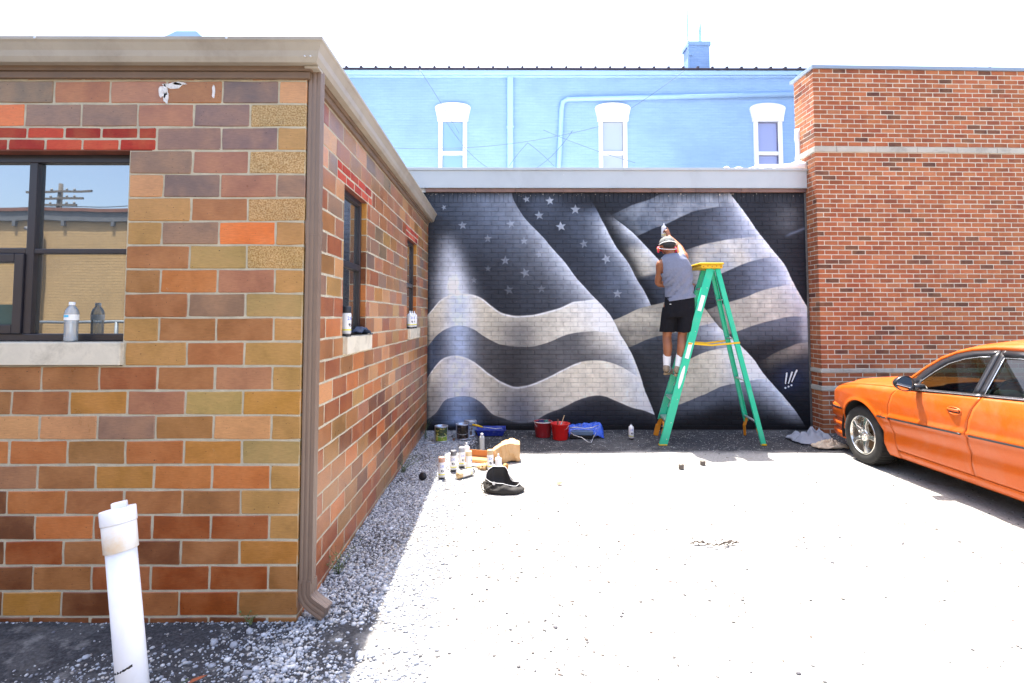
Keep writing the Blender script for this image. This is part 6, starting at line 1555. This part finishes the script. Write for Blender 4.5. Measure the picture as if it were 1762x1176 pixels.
# ------------------------------------------------------------------ the painter on the ladder (seen from behind)
SKIN = mat('brown_skin', C(176, 112, 76, .66), .5, 0, .10, 9, .15, 120, .001)
SHIRT = mat('heather_grey_shirt', C(140, 146, 168, .66), .9, 0, .08, 40, .25, 260, .001, C(120, 124, 140, .6), .4, grime_s=12)
SHORT = mat('black_shorts_cloth', (.009, .009, .012), .9, 0, .2, 12, .25, 200, .002, spec=.15)
SOCK = mat('white_sock', (.74, .74, .76), .9, 0, .05, 30, .4, 160, .002); SHOE = mat('tan_grey_shoe', C(170, 150, 126, .6), .7, 0, .2, 30, .2, 90); SOLE = mat('shoe_sole', C(190, 160, 120, .6), .7); CAPM = mat('charcoal_cap', (.028, .030, .034), .85, 0, .2, 30, .2, 150)
CAPP = mat('patterned_cap_crown', (.11, .115, .11), .85, 0, .8, 26, .2, 150); STRAP = mat('pale_strap', (.66, .66, .64), .6); PINKF = mat('pink_filter', C(236, 40, 96, .75), .5, 0, .1); REDF = mat('red_respirator', C(226, 50, 30, .7), .45); YELF = mat('yellow_filter_ring', C(246, 210, 60, .75), .5); HAIR = mat('dark_hair', (.012, .010, .009), .8)
person = empty('person', (2.19, 6.93, .84), label='man in grey sleeveless shirt and black shorts standing on the ladder, spraying the wall', cat='person')
def remesh(mb, voxel, name, mt, par, smooth_it=2, disp=None):
    o = mb.build('tmp', mt, None, False)
    md = o.modifiers.new('r', 'REMESH'); md.mode = 'VOXEL'; md.voxel_size = voxel; md.use_smooth_shade = True
    if smooth_it: s_ = o.modifiers.new('s', 'SMOOTH'); s_.factor = .6; s_.iterations = smooth_it
    dg = bpy.context.evaluated_depsgraph_get(); me = bpy.data.meshes.new_from_object(o.evaluated_get(dg)); bpy.data.objects.remove(o)
    off = base_of(par)
    for v in me.vertices:
        p = v.co.copy()
        if disp: p = p + v.normal * disp(p)
        v.co = p - off
    for p in me.polygons: p.use_smooth = True
    me.materials.clear(); me.materials.append(mt); ob = bpy.data.objects.new(name, me); col.objects.link(ob); ob.parent = par; return ob
def limb(mb, pts, rad, n=14, sub=5, flat=1.0):
    """smooth tapered tube through joints, rounded ends"""
    pts = [V(p) for p in pts]; P = []; Rr = []
    for i in range(len(pts) - 1):
        p0 = pts[max(0, i - 1)]; p1 = pts[i]; p2 = pts[i + 1]; p3 = pts[min(len(pts) - 1, i + 2)]
        for k in range(sub):
            t = k / sub; P.append(.5 * ((2 * p1) + (p2 - p0) * t + (2 * p0 - 5 * p1 + 4 * p2 - p3) * t * t + (3 * p1 - p0 - 3 * p2 + p3) * t ** 3))
            tt = t * t * (3 - 2 * t); Rr.append(rad[i] * (1 - tt) + rad[i + 1] * tt)
    P.append(pts[-1]); Rr.append(rad[-1])
    a = (P[0] - P[1]).normalized(); b = (P[-1] - P[-2]).normalized()
    P = [P[0] + a * Rr[0] * .9, P[0] + a * Rr[0] * .6] + P + [P[-1] + b * Rr[-1] * .6, P[-1] + b * Rr[-1] * .9]; Rr = [Rr[0] * .35, Rr[0] * .78] + Rr + [Rr[-1] * .78, Rr[-1] * .35]
    mb.tube(P, Rr, n, True, True, flat)
def ell(c, a, b, z, n=22, e=2.3, rot=0, tiltx=0):
    out = []
    for k in range(n):
        t = 2 * math.pi * k / n; x = a * math.copysign(abs(math.cos(t)) ** (2 / e), math.cos(t)); y = b * math.copysign(abs(math.sin(t)) ** (2 / e), math.sin(t))
        xr, yr = x * math.cos(rot) - y * math.sin(rot), x * math.sin(rot) + y * math.cos(rot); out.append(V((c[0] + xr, c[1] + yr, z + tiltx * xr)))
    return out
# joints
HL, HR = V((2.150, 6.95, 1.72)), V((2.325, 6.88, 1.72)); KL, KR = V((2.115, 7.005, 1.30)), V((2.275, 6.89, 1.31)); AL, AR = V((2.100, 6.99, .925)), V((2.200, 6.845, .925))
SR, SL = V((2.295, 6.885, 2.330)), V((2.030, 6.93, 2.255)); ER, WRr = V((2.330, 7.10, 2.480)), V((2.235, 7.27, 2.665)); EL_, WL = V((2.035, 7.09, 2.02)), V((2.36, 7.07, 1.975))
NK = V((2.135, 6.90, 2.40)); HD = V((2.108, 6.915, 2.500))
TOR = [(2.250, 6.915, 1.66, .165, .115), (2.250, 6.915, 1.76, .168, .118), (2.250, 6.91, 1.86, .155, .108), (2.240, 6.90, 1.98, .155, .105), (2.222, 6.895, 2.10, .170, .115), (2.200, 6.895, 2.20, .180, .118), (2.175, 6.90, 2.29, .165, .105), (2.155, 6.90, 2.345, .120, .085), (2.140, 6.90, 2.385, .062, .060)]
body = MB()
body.rings([ell((x, y), a, b, z, rot=-.18, tiltx=.10) for x, y, z, a, b in TOR])
limb(body, [(2.14, 6.90, 2.34), NK, (2.12, 6.91, 2.45)], [.062, .055, .054])
for H, Kn, A_, kick in ((HL, KL, AL, 0), (HR, KR, AR, 0)):
    calf = Kn.lerp(A_, .30) + V((0, -.022, 0))
    limb(body, [H, H.lerp(Kn, .5), Kn + V((0, .012, .03)), calf, Kn.lerp(A_, .68) + V((0, -.004, 0)), A_], [.092, .078, .056, .059, .042, .036], 16)
limb(body, [V((2.20, 6.89, 2.29)), SR, SR.lerp(ER, .5) + V((0, 0, .004)), ER, ER.lerp(WRr, .35), WRr], [.07, .068, .052, .044, .043, .028], 14)
limb(body, [V((2.12, 6.90, 2.24)), SL, SL.lerp(EL_, .5), EL_, EL_.lerp(WL, .35), WL], [.07, .062, .050, .042, .041, .027], 14)
# skull, jaw, ears
limb(body, [HD + V((0, -.012, .012)), HD + V((.0, .018, .03))], [.088, .086], 18); limb(body, [HD + V((0, .05, -.05)), HD + V((0, .06, -.075))], [.058, .045], 14); limb(body, [HD + V((-.005, .105, -.01)), HD + V((-.005, .118, -.022))], [.014, .013], 8)
for sx in (-1, 1): limb(body, [HD + V((sx * .088, .0, .006)), HD + V((sx * .091, -.002, -.018))], [.014, .012], 8)
# hands: palm + four fingers + thumb
def hand(mb, w, dirv, palmn, side, curl, scale=1.0):
    d_ = V(dirv).normalized(); n_ = V(palmn); n_ = (n_ - d_ * n_.dot(d_)).normalized(); x_ = d_.cross(n_).normalized() * side
    limb(mb, [w, w + d_ * .035 * scale, w + d_ * .082 * scale], [.027, .036, .033], 12, 4, .62)
    for k, (ln, sp) in enumerate(((.070, .030), (.078, .010), (.073, -.011), (.058, -.031))):
        b = w + d_ * .075 * scale + x_ * sp; c = curl[k]; q = [b]; dd = d_.copy()
        for seg, L in enumerate((ln * .45, ln * .33, ln * .26)):
            dd = (Matrix.Rotation(c * (.7 if seg == 0 else 1), 3, x_ * side) @ dd).normalized(); q.append(q[-1] + dd * L)
        limb(mb, q, [.0098, .0092, .0085, .0075], 8, 3)
    b = w + d_ * .028 + x_ * .026; limb(mb, [b, b + (x_ * .7 + d_ * .55 + n_ * .5).normalized() * .032, b + (x_ * .45 + d_ * .9 + n_ * .8).normalized() * .062], [.014, .0115, .0095], 8, 3)
hand(body, WRr, (-.12, .30, .95), (-.45, .8, -.25), -1, (.15, .75, .95, 1.05))
hand(body, WL, (.95, -.28, .05), (.1, .9, -.2), 1, (.25, .45, .5, .5))
bd_ = remesh(body, .0068, 'body', SKIN, person, 2)
# shirt: inflated torso, armholes and neck cut, folds pressed in
sh = MB(); ST = [(2.262, 6.915, 1.775, .192, .142), (2.258, 6.912, 1.83, .186, .138)] + [(x, y, z, a + .016, b + .020) for x, y, z, a, b in TOR[2:8]] + [(2.140, 6.90, 2.385, .075, .072)]
sh.rings([ell((x, y), a, b, z, 30, rot=-.18, tiltx=.14) for x, y, z, a, b in ST])
limb(sh, [V((2.20, 6.89, 2.27)), SR + V((-.01, 0, 0))], [.085, .080], 16); limb(sh, [V((2.12, 6.90, 2.24)), SL + V((.012, 0, 0))], [.082, .074], 16)
def folds(p):
    u = p.x * .75 - (p.z - 2.0) * .62; v = p.x * .6 + p.z * .5
    k = math.sin(u * 62 + 2.2 * mnoise.noise(V((v * 4, u * 3, 1)))) * .011 * max(0, 1 - abs(p.z - 1.98) / .26) * (1 if p.y < 6.93 else .3)
    return k + .0045 * mnoise.noise(V((p.x * 13, p.y * 13, p.z * 8)))
so = remesh(sh, .0085, 'sleeveless_shirt', SHIRT, person, 3, folds)
bm = bmesh.new(); bm.from_mesh(so.data); off = base_of(person); dele = []
for f in bm.faces:
    c = f.calc_center_median() + off
    hem = 1.80 + .14 * (c.x - 2.26) + .01 * math.sin(c.x * 30)
    if (c - (NK + V((-.005, 0, .03)))).length < .082: dele.append(f); continue
    dR = (SR - V((2.19, 6.89, 2.27))); 
    if (c - SR).dot(dR.normalized()) > .0 + .022 and c.z > 2.22: dele.append(f); continue
    dL = V((-1, .05, -.05)).normalized()
    if (c - SL).dot(dL) > .002 and c.z > 2.13: dele.append(f); continue
bmesh.ops.delete(bm, geom=dele, context='FACES')
bmesh.ops.bisect_plane(bm, geom=bm.verts[:] + bm.edges[:] + bm.faces[:], plane_co=V((2.26, 6.9, 1.80)) - off, plane_no=V((-.16, 0, 1)), clear_inner=True)
bm.to_mesh(so.data); bm.free(); md = so.modifiers.new('solid', 'SOLIDIFY'); md.thickness = .004; md.offset = 0
# shorts
sr = MB(); sr.rings([ell((x, y), a, b, z, 28, rot=-.18, tiltx=.08) for x, y, z, a, b in ((2.250, 6.915, 1.85, .176, .130), (2.250, 6.915, 1.78, .184, .138), (2.245, 6.915, 1.66, .190, .142), (2.240, 6.92, 1.58, .188, .138))])
for H, Kn, e in ((HL, KL, -.012), (HR, KR, .012)):
    a = H + V((0, 0, -.02)); b = H.lerp(Kn, .80); b.z = 1.385; b.x += e
    sr.rings([ell((c.x, c.y), r_, r_ * 1.05, c.z, 20) for c, r_ in ((a.lerp(b, 0), .098), (a.lerp(b, .3), .104), (a.lerp(b, .6), .103), (a.lerp(b, 1), .100))])
shf = lambda p: .006 * mnoise.noise(V((p.x * 16, p.y * 16, p.z * 5))) + .004 * math.sin(p.x * 70 + 3 * mnoise.noise(V((p.z * 4, 0, 0)))) * max(0, (1.75 - p.z) / .4)
remesh(sr, .0085, 'shorts', SHORT, person, 2, shf)
m = MB(); m.box(2.085, 2.105, 6.785, 6.79, 1.735, 1.742); m.build('shorts_logo', STRAP, person)
# socks and shoes
for A_, Kn, toe in ((AL, KL, V((.55, .80, 0))), (AR, KR, V((.72, .66, 0)))):
    m = MB(); a = A_.lerp(Kn, .42); limb(m, [A_ + V((0, 0, -.02)), A_ + V((0, 0, .03)), A_.lerp(Kn, .25), a], [.046, .044, .049, .053], 14); remesh(m, .0075, 'sock', SOCK, person, 1, lambda p: .0015 * math.sin(p.z * 260))
    t = toe.normalized(); h = V((A_.x, A_.y, .865)) - t * .035; m = MB()
    limb(m, [h + V((0, 0, .042)), h + t * .05 + V((0, 0, .045)), h + t * .13 + V((0, 0, .028)), h + t * .21 + V((0, 0, .016))], [.042, .045, .040, .030], 14); limb(m, [h + V((0, 0, .05)), h + t * .03 + V((0, 0, .075))], [.042, .044], 12); so_ = remesh(m, .0075, 'shoe', SHOE, person, 1)
    m = MB(); sd = t.cross(V((0, 0, 1))); o_ = [h + t * (.085 + .145 * math.cos(q)) + sd * (.042 * math.sin(q) * (1 + .1 * math.cos(q))) for q in [2 * math.pi * k / 20 for k in range(20)]]; m.rings([[V((p.x, p.y, z)) for p in o_] for z in (.8425, .868)], True, True, False); m.build('shoe_sole', SOLE, so_, bevel=.004)
    m = MB()
    for k in range(3): q = h + t * (.06 + .03 * k) + V((0, 0, .088 - .014 * k)); m.tube([q - sd * .025, q + V((0, 0, .006)), q + sd * .025], .003, 5)
    m.build('shoe_laces', STRAP, so_)
# backwards cap: crown, band, bill tucked behind, strap opening
m = MB(); rs = []
for i in range(9):
    ph = math.pi / 2 * i / 8; rs.append([HD + V((math.cos(a) * .098 * math.cos(ph), math.sin(a) * .106 * math.cos(ph) + .0, .028 + .085 * math.sin(ph) + .010 * math.sin(a) * math.cos(ph))) for a in [2 * math.pi * q / 24 for q in range(24)]])
m.rings(rs[:-1] + [[HD + V((math.cos(a) * .006, math.sin(a) * .006, .113)) for a in [2 * math.pi * q / 24 for q in range(24)]]], False, True, True); cp = m.build('cap_crown', CAPP, person, solid=.003)
m = MB(); m.rings([[HD + V((math.cos(a) * .1005, math.sin(a) * .1085, z + .010 * math.sin(a))) for a in [2 * math.pi * q / 28 for q in range(28)]] for z in (-.004, .046)], False, False, True); m.build('cap_band', CAPM, cp, solid=.003)
m = MB(); P = []
for i in range(9):
    a = math.pi / 2 + (i / 8 - .5) * 1.9; P.append([HD + V((math.cos(a) * (.100 + e), math.sin(a) * (.108 + e * 1.2), .024 - e * .25)) for e in (0, .03, .062 * (1 - .35 * abs(i / 4 - 1) ** 2))])
m.grid(P); m.build('cap_bill', CAPM, cp, solid=.004)
m = MB(); m.lathe([(.008, 0), (.006, .006), (.0, .008)], tuple(HD + V((0, 0, .111))), 10, caps=False); m.build('cap_button', CAPM, cp)
m = MB(); limb(m, [HD + V((-.05, -.065, -.02)), HD + V((0, -.082, -.025)), HD + V((.05, -.065, -.02))], [.026, .030, .026], 12); remesh(m, .007, 'hair', HAIR, person, 1)
# respirator: straps round the head, filters at both cheeks
m = MB()
for (z, tz, r_) in ((.000, .034, .0055), (-.040, -.030, .0055)):
    m.tube([HD + V((math.cos(a) * .108, math.sin(a) * .117, z + tz * (-math.sin(a)))) for a in [-math.pi + .05 + (math.pi - .1) * q / 18 for q in range(19)]], r_, 6)
rp = m.build('respirator_straps', STRAP, person)
for sx in (-1, 1):
    m = MB(); c = HD + V((sx * .105, .045, -.055)); M_ = Matrix.Rotation(sx * R(20), 3, 'Z')
    m.lathe([(.036, -.010), (.040, -.006), (.040, .008), (.034, .012)], tuple(c), 18, 'x', M=M_); f_ = m.build('filter', PINKF, rp)
    m = MB(); m.lathe([(.022, -.016 if sx > 0 else .016), (.024, .014 if sx > 0 else -.014), (.012, .017 * sx)], tuple(c), 14, 'x', M=M_); m.build('filter_ring', YELF, f_)
    m = MB(); limb(m, [c + V((-sx * .012, .0, .03)), c + V((-sx * .010, .04, .02)), HD + V((sx * .03, .13, -.05))], [.018, .02, .02], 10); m.build('mask_arm', REDF, rp)
m = MB(); limb(m, [HD + V((0, .11, -.03)), HD + V((0, .125, -.065))], [.036, .034], 12); m.build('mask_cup', REDF, rp)
# spray can in the raised hand
spray_can((2.205, 7.40, 2.662), WHT, 'spray can held up in the painter\'s raised right hand', R(20), kind='nozzle', tilt=(R(8), R(-6), R(30)))
